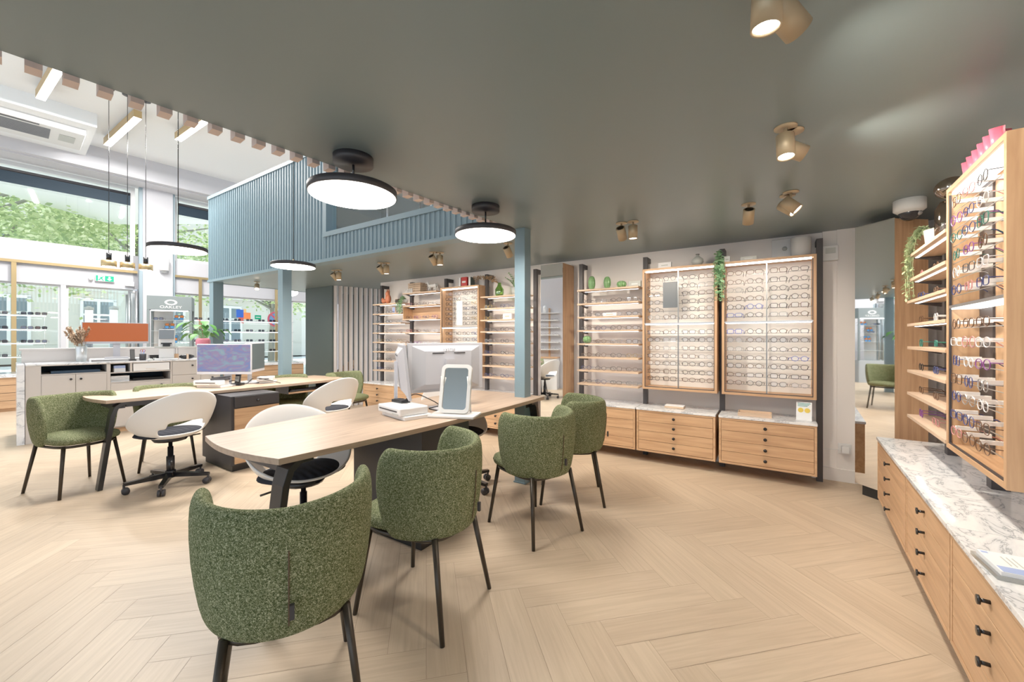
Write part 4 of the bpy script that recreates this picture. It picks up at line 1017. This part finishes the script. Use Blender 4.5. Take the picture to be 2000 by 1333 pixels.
# --- decorations
def deco(Fr,x,y,z): return dict(loc=Fr.p(x,y,z),rz=Fr.th)
t=thing('squirrel_figurine','orange terracotta squirrel figurine with raised tail on the upper shelf','figurine',**deco(BW,.44,-.25,1.795))
m=MB(); m.sphere((.03,0,.08),.07,sc=(.8,.6,1.15)); m.build('body',M['ter'],t)
m=MB(); m.sphere((.03,-.01,.16),.04,sc=(1,.8,1.1)); m.lathe([(.018,0),(0,.06)],seg=10,c=(.012,0,.185)); m.lathe([(.018,0),(0,.06)],seg=10,c=(.05,0,.185)); m.build('head',M['ter'],t)
m=MB(); m.sphere((-.07,0,.05),.05,sc=(1.0,.6,.75)); m.sphere((-.10,0,.075),.03,sc=(.8,.6,1)); m.build('tail',M['ter'],t)
t=thing('wooden_cube','small dark wooden cube on the squirrel shelf','ornament',**deco(BW,.70,-.25,1.795)); MB().box(-.035,.035,-.03,.03,0,.06).build('block',M['bronze'],t,bevel=.003); MB().box(-.03,.03,-.025,.025,.06,.065).build('cap',M['oakx'],t)
t=thing('wooden_crate','slatted pale wooden crate on the shelf left of the horse','crate',**deco(BW,1.12,-.24,1.93))
m=MB()
for k in range(5): m.box(-.13,.13,-.07,-.062,k*.03,k*.03+.024); m.box(-.13,.13,.062,.07,k*.03,k*.03+.024); m.box(-.13,-.122,-.062,.062,k*.03,k*.03+.024); m.box(.122,.13,-.062,.062,k*.03,k*.03+.024)
m.build('slats',M['oakp'],t); MB().box(-.12,.12,-.06,.06,0,.008).build('bottom_board',M['oakp'],t)
t=thing('white_letters','small white block letter ornament before the crate','ornament',**deco(BW,1.02,-.32,1.93)); m=MB()
for k in range(4): m.box(-.08+k*.04,-.05+k*.04,0,.012,0,.012); m.box(-.08+k*.04,-.07+k*.04,0,.012,.012,.06); m.box(-.06+k*.04,-.05+k*.04,0,.012,.012,.06); m.box(-.08+k*.04,-.05+k*.04,0,.012,.055,.065)
m.build('letters',M['white'],t)
# horse
t=thing('horse_figurine','small white ceramic horse figurine standing on the raised shelf','figurine',**deco(BW,1.44,-.26,1.93))
m=MB(); m.tube([(-.06,0,.085),(-.02,0,.083),(.03,0,.085),(.06,0,.090)],.026,seg=10); m.sphere((-.05,0,.088),.028,seg=10); m.sphere((.06,0,.09),.027,seg=10)
m.tube([(-.06,0,.09),(-.085,0,.125),(-.095,0,.145)],.018,seg=8,r2=.013); m.tube([(-.088,0,.148),(-.115,0,.135),(-.128,0,.125)],.014,seg=8,r2=.008); m.tube([(-.09,.006,.15),(-.087,.008,.165)],.004,seg=5)
for x,dx in ((-.055,-.012),(-.045,.01),(.05,-.01),(.065,.014)): m.tube([(x,0,.075),(x+dx,.0,.042),(x+dx*.4,0,.0)],.010,seg=6,r2=.006)
m.tube([(.085,0,.10),(.105,0,.085),(.11,0,.045)],.008,seg=6,r2=.003); m.tube([(-.065,0,.115),(-.092,0,.155)],.007,seg=5); m.build('body',M['white'],t)
t=thing('book_box','red box with white print between dark books on the lit case','box',**deco(BW,2.03,-.22,1.966)); MB().box(-.05,.05,-.03,.05,0,.13).build('box',M['red'],t,bevel=.002); MB().box(-.03,.03,-.0315,-.03,.05,.075).build('print_band',M['white'],t)
for dx,l in ((-.085,'left'),(.09,'right')):
    b=thing('book','dark green upright book standing '+l+' of the red box','book',**deco(BW,2.03+dx,-.20,1.966)); MB().box(-.02,.02,-.04,.05,0,.125).build('cover',M['dslate'],b); MB().box(-.016,.016,-.0405,.048,.004,.128).build('pages',M['paper'],b)
t=thing('green_glass_vase','green glass bottle vase with dried brown branches','vase',**deco(BW,2.62,-.24,1.796))
MB().lathe([(0,0),(.045,0),(.055,.03),(.055,.09),(.03,.13),(.02,.16),(.024,.175)],seg=20).build('bottle',M['gglass'],t)
m=MB(); l_=MB(); rn=random.Random(5)
for k in range(7):
    a=rn.uniform(-1.2,.5); pts=[(0,0,.02),(-.01,0,.17),(-.10-.05*k*.6,rn.uniform(-.04,.0),.26+.02*rn.random()),(-.2-.06*k*.6,rn.uniform(-.06,.0),.22+.06*rn.random())]
    m.tube(pts,.0025,seg=4)
    for q in range(22):
        u=q/22; p0=Vector(pts[2]).lerp(Vector(pts[3]),u*1.0) if q>6 else Vector(pts[1]).lerp(Vector(pts[2]),.3+u*2)
        leaf(l_,p0,(rn.gauss(0,1),rn.gauss(0,.7),rn.gauss(0,1)),.009,.03,.1)
m.build('branch',M['dry'],t); l_.build('dried_leaf',M['dry'],t)
def plant_pot(label,Fr,x,y,z,pr,ph,potm,kind,seed,leafk='leaf',nm='potted_plant'):
    t=thing(nm,label,'potted plant',**deco(Fr,x,y,z)); MB().lathe([(0,0),(pr*.8,0),(pr,ph),(pr*.9,ph),(pr*.85,ph*.9),(0,ph*.88)],seg=24).build('pot',potm,t)
    rn=random.Random(seed); l_=MB(); s_=MB()
    if kind=='fern':
        for k in range(14):
            a=rn.random()*6.28; R_=.06+.10*rn.random(); H=ph+.10+.12*rn.random(); s_.tube([(0,0,ph*.9),(cos(a)*R_*.5,sin(a)*R_*.5,H*.85),(cos(a)*R_,sin(a)*R_,H)],.0018,seg=4)
            for q in range(9):
                u=.3+.7*q/8; leaf(l_,(cos(a)*R_*u,sin(a)*R_*u,ph+(H-ph)*u**.7),(cos(a+1.3*(-1)**q),sin(a+1.3*(-1)**q),.3),.008,.035,.1)
    s_.build('stem',M[leafk],t) if s_.v else None
    l_.build('leaf',M[leafk],t); return t
plant_pot('small green fern in a stone pot beside the blue steel column',BW,2.86,-.24,1.796,.05,.10,M['stone'],'fern',2)
# trailing plants
def trailing(label,Fr,x,y,z,drop,width,n,leafk,lw,ll,pot,seed,top=.06,up=.0,nm='trailing_plant'):
    t=thing(nm,label,'potted plant',**deco(Fr,x,y,z)); rn=random.Random(seed)
    if pot: MB().lathe([(0,0),(pot[0]*.8,0),(pot[0],pot[1]),(pot[0]*.9,pot[1]),(0,pot[1]*.9)],seg=24).build('pot',M['white'],t)
    h=pot[1] if pot else .02; s_=MB(); l_=MB()
    for k in range(n):
        ox=rn.uniform(-width,width); d=drop*(.5+.5*rn.random()); fy=-.10-.04*rn.random(); pts=[(up*.5,0,h),(ox*.5+up,fy*.6,h+top*rn.random()),(ox+up,fy,h-.06),(ox+up*1.1,fy-.01,h-d*.5),(ox*1.05+up*1.2,fy-.005,h-d)]
        s_.tube(pts,.0016,seg=4)
        for q in range(34):
            u=q/33*(len(pts)-1); i=min(int(u),len(pts)-2); c_=Vector(pts[i]).lerp(Vector(pts[i+1]),u-i)
            leaf(l_,c_,(rn.gauss(0,1),rn.gauss(-.4,.7),rn.gauss(-.2,.6)),lw*(.7+.5*rn.random()),ll*(.7+.5*rn.random()),.15)
    s_.build('stem',M['leaf2'],t); l_.build('leaf',M[leafk],t); return t
trailing('green trailing plant hanging between the two rear shelf bays',BW,.86,-.24,1.80,.24,.05,8,'leaf3',.010,.025,(.04,.05),3)
trailing('mint green round-leaf plant hanging between the two tall lit cases',BW,5.185,-.22,1.967,.40,.035,9,'leaf3',.020,.034,None,6,top=.10)
trailing('pale green trailing succulent in a white pot on the right-wall top shelf',RW,.34,.24,1.786,.42,.05,14,'leaf2',.007,.028,(.07,.13),9,top=.05,up=-.06)
def cactus(label,x,z,r,h,seed):
    t=thing('ceramic_cactus',label,'ornament',BW.p(x,-.25,z),TH,'ceramic cacti'); n=40; vs=[];R=14
    for i in range(R+1):
        a=pi*i/R
        for k in range(n):
            g=2*pi*k/n; rr=r*sin(a)**.75*(1+.10*cos(10*g)) if 0<i<R else 0
            vs.append((rr*cos(g),rr*sin(g),h/2-h/2*cos(a)))
    fs=[(i*n+k,i*n+(k+1)%n,(i+1)*n+(k+1)%n,(i+1)*n+k) for i in range(R) for k in range(n)]
    m=MB(); m.add(vs,fs,0,True); m.build('ribbed_body',M['green'],t); m=MB()
    for k in range(10):
        for i in range(3,R-1,2):
            a=pi*i/R; g=2*pi*k/10; rr=r*sin(a)**.75*1.10; m.sphere((rr*cos(g),rr*sin(g),h/2-h/2*cos(a)),.0022,seg=6)
    m.build('spine_dots',M['stone'],t)
cactus('tall light green ceramic cactus at the left end of the top shelf',3.895,1.796,.037,.155,1)
cactus('medium dark green ceramic cactus, middle of three on the top shelf',4.075,1.796,.037,.135,2)
cactus('low round ceramic cactus right of the two tall ones',4.235,1.796,.048,.075,3)
cactus('round ceramic cactus ball at the left end of a lower glasses shelf',3.84,1.193,.045,.085,4)
def sign(label,x,z,w,h,mm,inner=None,y=-.25):
    t=thing('brand_plate',label,'sign',BW.p(x,y,z),TH); MB().box(-w/2,w/2,0,.03,0,h).build('plate',M[mm],t,bevel=.002)
    MB().box(-w/4,w/4,-.001,0,h*.4,h*.6).build('print_line',M[inner or 'stone'],t); return t
sign('grey rectangular brand plate at the right end of the cactus shelf',4.375,1.796,.13,.065,'stone','white')
sign('white transparent looking plate on top of the poster case',4.68,1.966,.13,.06,'tag')
sign('small grey plate on top of the pillar-side case',5.42,1.966,.13,.04,'stone','white')
sign('small white card on top of the pillar-side case beside the hanging plant',5.245,1.966,.05,.06,'tag')
sign('white and beige name block among glasses on a cactus bay shelf',4.13,1.491,.15,.035,'tag','pampas',y=-.33)
sign('white card sign on a shelf of the green-vase bay',2.80,1.491,.13,.07,'tag','pampas',y=-.33)
t=thing('picture_frame','small pale framed picture on the shelf below the squirrel','picture frame',**deco(BW,.60,-.25,1.641)); MB().box(-.04,.04,0,.012,0,.11).build('frame',M['oakp'],t); MB().box(-.03,.03,-.001,0,.012,.098).build('picture',M['bluep'],t)
t=thing('round_vase','round speckled stoneware bud vase on top of the poster case','vase',**deco(BW,4.985,-.22,1.966))
MB().lathe([(0,0),(.03,0),(.055,.035),(.05,.065),(.02,.088),(.012,.10),(.017,.112)],seg=24).build('body',M['stone'],t); MB().lathe([(.0171,.108),(.018,.114),(.012,.114)],seg=16).build('rim',M['bronze'],t)
# devices by the ceiling
t=thing('alarm_panel','square white wall panel with a small round sensor above the rightmost lit case','wall panel',**deco(BW,5.70,-.02,1.98)); MB().box(-.10,.10,-.03,.02,0,.19).build('panel',M['white'],t,bevel=.004); MB().lathe([(0,0),(.02,0),(.015,.01),(0,.012)],seg=16,M=Matrix.Translation((0,-.03,.10))@Matrix.Rotation(pi/2,4,'X')).build('sensor',M['stone'],t)
t=thing('white_cylinder_speaker','white cylindrical speaker on top of the rightmost lit case','speaker',**deco(BW,5.815,-.17,1.966)); MB().lathe([(0,0),(.075,0),(.075,.17),(.068,.178),(0,.178)],seg=32).build('body',M['white'],t); MB().lathe([(.0755,.01),(.0755,.013)],seg=32).build('base_ring',M['stone'],t)
t=thing('control_box','white flat control box on the wall right of the last upright','wall panel',**deco(BW,6.03,-.07,1.93)); MB().box(-.055,.055,-.02,.03,0,.13).build('box',M['white'],t,bevel=.004); MB().box(-.035,.035,-.022,-.02,.06,.11).build('cover_plate',M['stone'],t)
t=thing('power_socket','white wall socket with plugged adapter on the pillar wall','socket',**deco(BW,6.13,-.045,.29)); MB().box(-.045,.045,-.01,0,-.045,.045).build('plate',M['white'],t,bevel=.003); MB().box(-.025,.03,-.055,-.01,-.035,.03).build('adapter',M['white'],t,bevel=.008)
cable('power_cable','thin white cable running from the socket behind the upright',[BW.p(6.11,-.09,.29),BW.p(6.05,-.09,.285),BW.p(5.98,-.06,.27),BW.p(5.93,-.03,.265)],'white',r=.003)
# objects on cabinets
t=thing('wooden_box','flat pale box lying on the marble of the middle cabinet','box',**deco(BW,4.78,-.25,.546)); MB().box(-.09,.09,-.05,.05,0,.022).build('box',M['oakp'],t,bevel=.002); MB().box(-.088,.088,-.048,.048,.022,.028).build('lid',M['paper'],t)
t=thing('oak_tray','open rectangular oak tray on the marble cabinet top','tray',**deco(BW,5.47,-.29,.546)); MB().box(-.13,.13,-.07,.07,0,.006).build('base',M['oakp'],t)
MB().box(-.13,.13,-.07,-.062,.006,.035).box(-.13,.13,.062,.07,.006,.035).box(-.13,-.122,-.062,.062,.006,.035).box(.122,.13,-.062,.062,.006,.035).build('rim',M['oakp'],t)
t=thing('info_card','upright white card with yellow glasses print on the marble cabinet','card',BW.p(5.83,-.30,.546),TH-.15); R=Matrix.Rotation(radians(-8),4,'X')
MB().box(-.055,.055,0,.004,0,.155,M=R).build('card',M['paper'],t); MB().box(-.055,.055,-.02,.05,0,.003).build('foot',M['paper'],t); m=MB()
for s_ in (-1,1): disc(.020,-.002,-.0005,mb=m,c=(s_*.023,.085),seg=20)
m.v=[tuple(R@Vector(v)) for v in m.v]; m.build('glasses_print',mat('print_yellow',(.75,.55,.08),.6),t)
m=MB()
for k in range(3): m.box(-.045,.045-.01*k,-.001,.0,.140-.011*k,.146-.011*k,M=R)
m.build('heading_lines',mat('print_teal',(.1,.35,.35),.6),t)
t=thing('pink_wavy_ornament','pink wavy glass ornament on top of the right-wall lit case','ornament',RW.p(1.36,.165,1.966),RW.th); n=60; vs=[]
for i in range(n+1):
    x=-.19+.38*i/n; y=.022*sin(i*2*pi/10); 
    for yy in (-.004,.004): vs+=[(x,y+yy,0),(x,y*1.4+yy,.065+.02*i/n)]
fs=[]
for i in range(n):
    b=i*4; fs+=[(b,b+4,b+5,b+1),(b+2,b+3,b+7,b+6),(b+1,b+5,b+7,b+3),(b,b+2,b+6,b+4)]
m=MB(); m.add(vs,fs,0,True); m.build('folded_glass',mat('pink_frosted_glass',(.8,.12,.20),.3),t); MB().box(-.2,.2,-.035,.035,0,.004).build('base_plate',bpy.data.materials['pink_frosted_glass'],t)
t=thing('amber_glass_vase','smoked amber glass vase with a globe on top of a cylinder','vase',RW.p(.77,.20,1.786),RW.th)
MB().lathe([(0,0),(.055,0),(.065,.02),(.065,.15),(.045,.19),(.02,.20)],seg=28).build('cylinder',M['amber'],t); MB().sphere((0,0,.26),.062,seg=28,sc=(1.1,1.1,.9)).build('globe',M['amber'],t)
t=thing('leaflet_tray','clear tray with white and blue leaflets on the nearest marble top','leaflets',(1.52,1.21,.546),radians(-30)); MB().box(-.07,.12,-.09,.07,0,.012).build('tray',M['gshelf'],t); MB().box(-.06,.10,-.085,.06,.012,.024).build('leaflets',M['paper'],t); MB().box(-.055,.04,-.083,-.045,.0241,.0246).build('blue_print',M['bluep'],t); MB().box(-.055,-.04,.04,.052,.0241,.0246).build('logo_square',M['bluep'],t); m=MB()
for k in range(3): m.box(-.02+.012*k,-.017+.012*k,-.03,.03,.0241,.0246)
m.build('text_lines',M['stone'],t)
glasses(RW,1.86,.28,.572,'round','bright blue','bright blue round eyeglasses lying on the nearest right marble top','loose eyeglasses',True,yaw=-1.2,r=.003)
# window shelves with sunglasses
SG=[]
for r_,co in ((.0026,'black'),(.0026,'tortoiseshell')):
    m=MB()
    for s_ in (-1,1):
        o=outline('square',s_,12); m.tube([(x,0,z) for x,_,z in o],r_,seg=4,closed=True); m.add([(x,0,z) for x,_,z in o],[tuple(range(len(o)))],1); m.tube([(s_*.067,.0,.008),(s_*.069,.07,.005),(s_*.064,.128,-.02)],r_,seg=4)
    m.tube([(-.01,0,.008),(.01,0,.008)],r_*1.3,seg=4); SG.append(m)
def sgm(i,lens,nm): return SG[i].mesh('sunglasses',[CO[('black','tortoiseshell')[i]],lens])
sm=[sgm(0,M['slens'],0),sgm(1,M['slens'],0)]; so_=sgm(0,M['olens'],0); sb=sgm(0,M['blens'],0)
def sung(Fr,x,y,z,me,label,group,sc=1.15):
    o=bpy.data.objects.new('sunglasses',me); COL.objects.link(o); o.location=Fr.p(x,y,z); o.rotation_euler=(0,0,Fr.th+rg.uniform(-.15,.15)); o.scale=(sc,)*3; tag(o,label,'sunglasses',group)
ZW=[1.66,1.41,1.17,.93]
for nm,xs,x0,x1 in (('far left',[-.32,-.08,.20,.36],-1.6,.42),('corner',[2.62,2.86,3.12,3.37,3.62,3.88,4.13,4.36],2.35,4.62)):
    for i,z in enumerate(ZW):
        t=thing('glass_shelf',f'{ORD[i+1]} white lit glass shelf from the top in the {nm} window display','shelf',WW.p((x0+x1)/2,-.70,z),WW.th,'glass shelves in the '+nm+' window'); w=(x1-x0)/2
        MB().box(-w,w,-.12,.12,-.012,0).build('glass_board',M['gshelf'],t); MB().box(-w,w,.11,.12,-.020,-.012).build('light_edge',M['ledw'],t)
        for s_ in (-1,1): MB().tube([(s_*(w-.02),.0,-.012),(s_*(w-.02),.0,-(ZW[i]-(ZW[i+1] if i<3 else .64))+.002)],.006).build('shelf_support',M['gshelf'],t)
        for k,x in enumerate(xs): sung(WW,x,-.72,z+.026,sm[(i+k)%2],f'{("black","brown")[(i+k)%2]} sunglasses, {ORD[k+1]} from left on {ORD[i+1]} glass shelf of {nm} window','sunglasses in the '+nm+' window')
for i,(x,z,me,l) in enumerate(((.12,1.70,so_,'orange lens'),(.12,1.645,sb,'blue lens'),(-.2,1.645,sm[0],'dark lens'),(-.03,1.50,so_,'orange lens'),(-.03,1.44,sb,'blue lens'),(-.06,1.38+.05,sm[0],'dark lens'),(0.02,1.27,sb,'blue lens'),(.02,1.225,so_,'orange lens'),(.02,1.175,sb,'blue lens'))):
    zz={0:1.70,1:1.648,2:1.648,3:1.53,4:1.478,5:1.428,6:1.285,7:1.230,8:1.178}[i]
    sung(OAK_FR,x,.16 if i not in (0,3,6) else .2,zz,me,f'{l} sports sunglasses, {["top right pair","second right pair","single left pair","upper of middle three","centre of middle three","lowest of middle three","upper of bottom three","centre of bottom three","lowest of bottom three"][i]} in grey cabinet','sports sunglasses in the grey cabinet',sc=1.25)
# ================================================================== LAMPS
def disk_lamp(label,x,y,z,cord_to,canopy=True,r=.214):
    t=thing('disk_lamp',label,'pendant lamp',(x,y,z))
    MB().lathe([(0,.006),(r-.0005,.006),(r,-.0),(r+.006,.004),(r+.006,.034),(r,.038),(0,.040)],seg=64).build('shade',M['charc'],t)
    m=MB(); m.lathe([(0,.003),(r-.004,.003),(r-.002,.0),(r-.0005,-.001),(r-.0,.002)],seg=64); m.build('diffuser',M['led'],t)
    MB().tube([(0,0,.038),(0,0,.085)],.008,seg=12).build('brass_stem',M['brass'],t)
    MB().tube([(0,0,.085),(0,0,cord_to-z)],.0035 if not canopy else .006,seg=8).build('cord',M['blk'],t)
    MB().lathe([(0,0),(.10 if canopy else .05,0),(.10 if canopy else .05,.04),(0,.04)],seg=40,c=(0,0,cord_to-z-.0405)).build('canopy',M['charc'],t)
    return t
disk_lamp('largest looking black disk lamp fixed under the slate ceiling over the front desk',-.832,2.10,1.995,H1)
disk_lamp('black disk lamp under the slate ceiling beside the blue steel column',-.190,2.88,1.985,H1)
disk_lamp('black disk lamp on a long cord in front of the pillar, leftmost of its kind',-3.06,3.67,2.052,H2,False)
disk_lamp('black disk lamp on a long cord before the ribbed blue facade',-2.385,4.37,2.027,H2,False)
for i,(x,y) in enumerate(((-5.93,5.89),(-5.81,6.05),(-5.68,6.21))):
    t=thing('brass_pendant',['leftmost','middle','rightmost'][i]+' small black and brass pendant over the reception counter','pendant lamp',(x,y,2.305),0,'small brass pendants')
    MB().lathe([(.0,.0),(.082,.0),(.085,.005),(.085,.085),(.0,.09)],seg=32).build('brass_shade',M['brass'],t); MB().lathe([(0,-.002),(.072,-.002),(.072,0)],seg=32).build('diffuser',M['led'],t)
    MB().lathe([(0,.09),(.030,.09),(.030,.20),(0,.20)],seg=20).build('black_cap',M['blk'],t); MB().tube([(0,0,.20),(0,0,H2-2.305)],.004,seg=6).build('cord',M['blk'],t)
    MB().lathe([(0,0),(.06,0),(.06,.03),(0,.03)],seg=24,c=(0,0,H2-2.305-.03)).build('canopy',M['charc'],t)
t=thing('globe_lamp','white dome ceiling light behind the far corner of the mezzanine','ceiling light',WW.p(4.5,-.9,2.42)); MB().sphere((0,0,0),.16,sc=(1,1,.6)).build('globe',M['ledw'],t); MB().tube([(0,0,.05),(0,0,H2-2.42)],.006).build('cord',M['white'],t)
# ceiling spots: (x,y, tilt deg, azimuth deg of aim)
SP=[(.665,1.045,4,90,'vertical bright spot at the top edge, left of its pair'),(.735,1.075,62,20,'bright spot at the top edge aimed right'),
 (1.23,1.80,8,250,'upright spot of the pair above the right wall shelves'),(1.285,1.835,65,-10,'sideways spot of the pair above the right wall shelves'),
 (1.81,2.60,45,-40,'upper tilted spot near the dome camera'),(1.83,2.66,50,-60,'lower tilted spot near the dome camera'),
 (1.675,2.835,40,65,'single tilted spot in front of the rightmost lit case'),
 (.903,3.30,46,60,'tilted spot of the pair above the poster case aisle'),(.985,3.26,2,60,'vertical spot of the pair above the poster case aisle'),
 (-.04,4.0,46,60,'tilted spot just left of the blue steel column'),(.10,4.05,46,60,'spot half hidden behind the blue steel column'),
 (-.868,4.42,46,60,'tilted spot of the pair left of the small disk lamp'),(-.80,4.44,2,0,'vertical spot of the pair left of the small disk lamp'),
 (-1.65,5.05,46,50,'tilted spot of the pair in the middle under the mezzanine'),(-1.585,5.05,2,0,'vertical spot of the pair in the middle under the mezzanine'),
 (-2.48,5.60,46,50,'tilted spot of the pair before the slat screen'),(-2.415,5.58,2,0,'vertical spot of the pair before the slat screen'),
 (-4.30,6.75,40,-60,'spot nearest the left corner column under the mezzanine'),(-3.51,6.25,20,90,'spot left of the second blue column under the mezzanine')]
for i,(x,y,ti,az,l) in enumerate(SP):
    t=thing('ceiling_spotlight','champagne ceiling spotlight, '+l,'spotlight',(x,y,H1),0,'champagne ceiling spotlights')
    MB().lathe([(0,-.006),(.045,-.006),(.045,0),(0,0)],seg=28).build('ceiling_plate',M['can'],t)
    MB().tube([(0,0,-.006),(0,0,-.05)],.007).build('stem',M['can'],t)
    R=Matrix.Translation((0,0,-.085))@Matrix.Rotation(radians(az),4,'Z')@Matrix.Rotation(radians(-ti),4,'Y')
    MB().lathe([(0,-.040),(.031,-.040),(.031,-.053),(.036,-.055),(.036,.050),(.033,.052),(0,.048)],seg=28,M=R).build('can',M['can'],t)
    MB().lathe([(0,-.049),(.031,-.049)],seg=24,M=R).build('lamp_lens',M['lens'],t)
    MB().lathe([(0,.0525),(.028,.0525)],seg=16,M=R).build('rear_vent',M['bronze'],t)
t=thing('dome_camera','white dome security camera on the slate ceiling by the mirror column','camera',(2.73,2.75,H1)); MB().lathe([(0,-.0),(.084,0),(.084,-.07),(.06,-.09)],seg=40).build('housing',M['white'],t)
MB().sphere((0,0,-.085),.058,seg=24).build('dark_dome',mat('smoked_dome',(.03,.03,.035),.08),t); MB().sphere((.02,-.045,-.10),.018,seg=16).build('camera_lens',M['steel'],t)
# shelf unit outside the frame, seen in the tall mirror
SF=F((-4.48,2.74),radians(125.2))
t=thing('wall_shelf_unit','white shelf unit on the side wall, seen only in the tall mirror','shelf unit',SF.p(0,0),SF.th)
for k in range(6): MB().box(-.40,.30,-.22,0,.96+k*.18,.975+k*.18).build('shelf_board',M['white'],t)
MB().box(-.16,-.12,-.03,0,.7,2.0).build('post',M['oakz'],t); MB().box(-.40,.40,-.35,0,.76,.79).build('desk_board',M['oakx'],t); MB().box(-.38,.38,-.32,0,0,.76).build('cupboard',M['white'],t)
for k in range(5):
    for j in range(4): glasses(SF,-.30+j*.17,-.14,1.0+k*.18,pick(SHN),'gunmetal',f'gunmetal eyeglasses, {ORD[j+1]} across on {ORD[k+1]} board up of the side wall unit','eyeglasses on the side wall unit',False,r=.002)
for j in range(2):
    c_=thing('canister','white rounded canister on top of the side wall unit, '+['first','second'][j]+' of two','canister',SF.p(-.05+j*.14,-.12,1.876)); MB().lathe([(0,0),(.05,0),(.05,.15),(.03,.18),(0,.18)],seg=20).build('body',M['white'],c_); MB().lathe([(0,.18),(.015,.18),(.015,.20),(0,.20)],seg=12).build('lid_knob',M['stone'],c_)
# ================================================================== LIGHT, WORLD, CAMERA
def lamp(name,kind,loc,energy,col=(1,1,1),rot=(0,0,0),size=.1,size_y=None,spot=None,blend=.6):
    l=bpy.data.lights.new(name,kind); l.energy=energy; l.color=col
    if kind=='AREA':
        l.size=size
        if size_y: l.shape='RECTANGLE'; l.size_y=size_y
    elif kind=='SUN': l.angle=radians(size)
    else: l.shadow_soft_size=size
    if kind=='SPOT': l.spot_size=radians(spot); l.spot_blend=blend
    o=bpy.data.objects.new(name,l); COL.objects.link(o); o.location=loc; o.rotation_euler=rot; return o
WARM=(1,.87,.71)
def aim(o,tgt):
    d=Vector(tgt)-o.location; o.rotation_euler=d.to_track_quat('-Z','Y').to_euler()
for x,y,ti,az,l in SP:
    if l.startswith('spot half'): continue
    d=Vector((sin(radians(ti))*cos(radians(az)),sin(radians(ti))*sin(radians(az)),-cos(radians(ti))))
    o=lamp('spot_lamp','SPOT',(x+d.x*.062,y+d.y*.062,H1-.085+d.z*.062),(44 if ti>15 else 26) if y<4.6 else 28,WARM,size=.03,spot=115,blend=.8); aim(o,o.location+d)
for x,y,z,e in ((-.832,2.10,1.985,10),(-.190,2.88,1.975,15),(-3.06,3.67,2.042,28),(-2.385,4.37,2.017,28)):
    l=lamp('disk_light','AREA',(x,y,z),e,(1,.93,.84),size=.40); l.data.shape='DISK'
for x,y in ((-6.25,5.45),(-6.70,6.87),(-5.2,6.65)):
    lamp('bar_light','AREA',(x,y,4.765),120,(1,.97,.93),rot=(0,0,radians(-33)),size=1.6,size_y=.08)
sun=lamp('sun','SUN',(0,0,20),10,(1,.98,.95),size=2); aim(sun,Vector((0,0,20))+Vector((.30,-.22,-1.0)))
w=bpy.data.worlds.new('World'); SC.world=w; w.use_nodes=True; bg=w.node_tree.nodes['Background']
nt=w.node_tree; tc=nt.nodes.new('ShaderNodeTexCoord'); sp=nt.nodes.new('ShaderNodeSeparateXYZ'); cr=nt.nodes.new('ShaderNodeValToRGB')
nt.links.new(tc.outputs['Generated'],sp.inputs[0]); nt.links.new(sp.outputs['Z'],cr.inputs[0])
cr.color_ramp.elements[0].color=(.80,.90,1,1); cr.color_ramp.elements[1].color=(.60,.80,1,1); nt.links.new(cr.outputs[0],bg.inputs[0]); bg.inputs[1].default_value=1.6
cam=bpy.data.cameras.new('camera'); co=bpy.data.objects.new('camera',cam); COL.objects.link(co); SC.camera=co
co.location=(0,0,1.25); co.rotation_euler=(pi/2,0,0); cam.sensor_width=36; cam.lens=782/2000*36; cam.shift_y=-5.5/2000; cam.clip_start=.05; cam.clip_end=200
SC.view_settings.view_transform='Standard'; SC.view_settings.look='None'; SC.view_settings.exposure=0.0; SC.view_settings.gamma=1.12
SC.cycles.max_bounces=7; SC.cycles.diffuse_bounces=4; SC.cycles.glossy_bounces=3; SC.cycles.transmission_bounces=4; SC.cycles.transparent_max_bounces=10
SC.cycles.sample_clamp_indirect=6; SC.cycles.caustics_reflective=False; SC.cycles.caustics_refractive=False; SC.cycles.use_denoising=True
print('glasses',NG[0],'objects',len(bpy.data.objects))
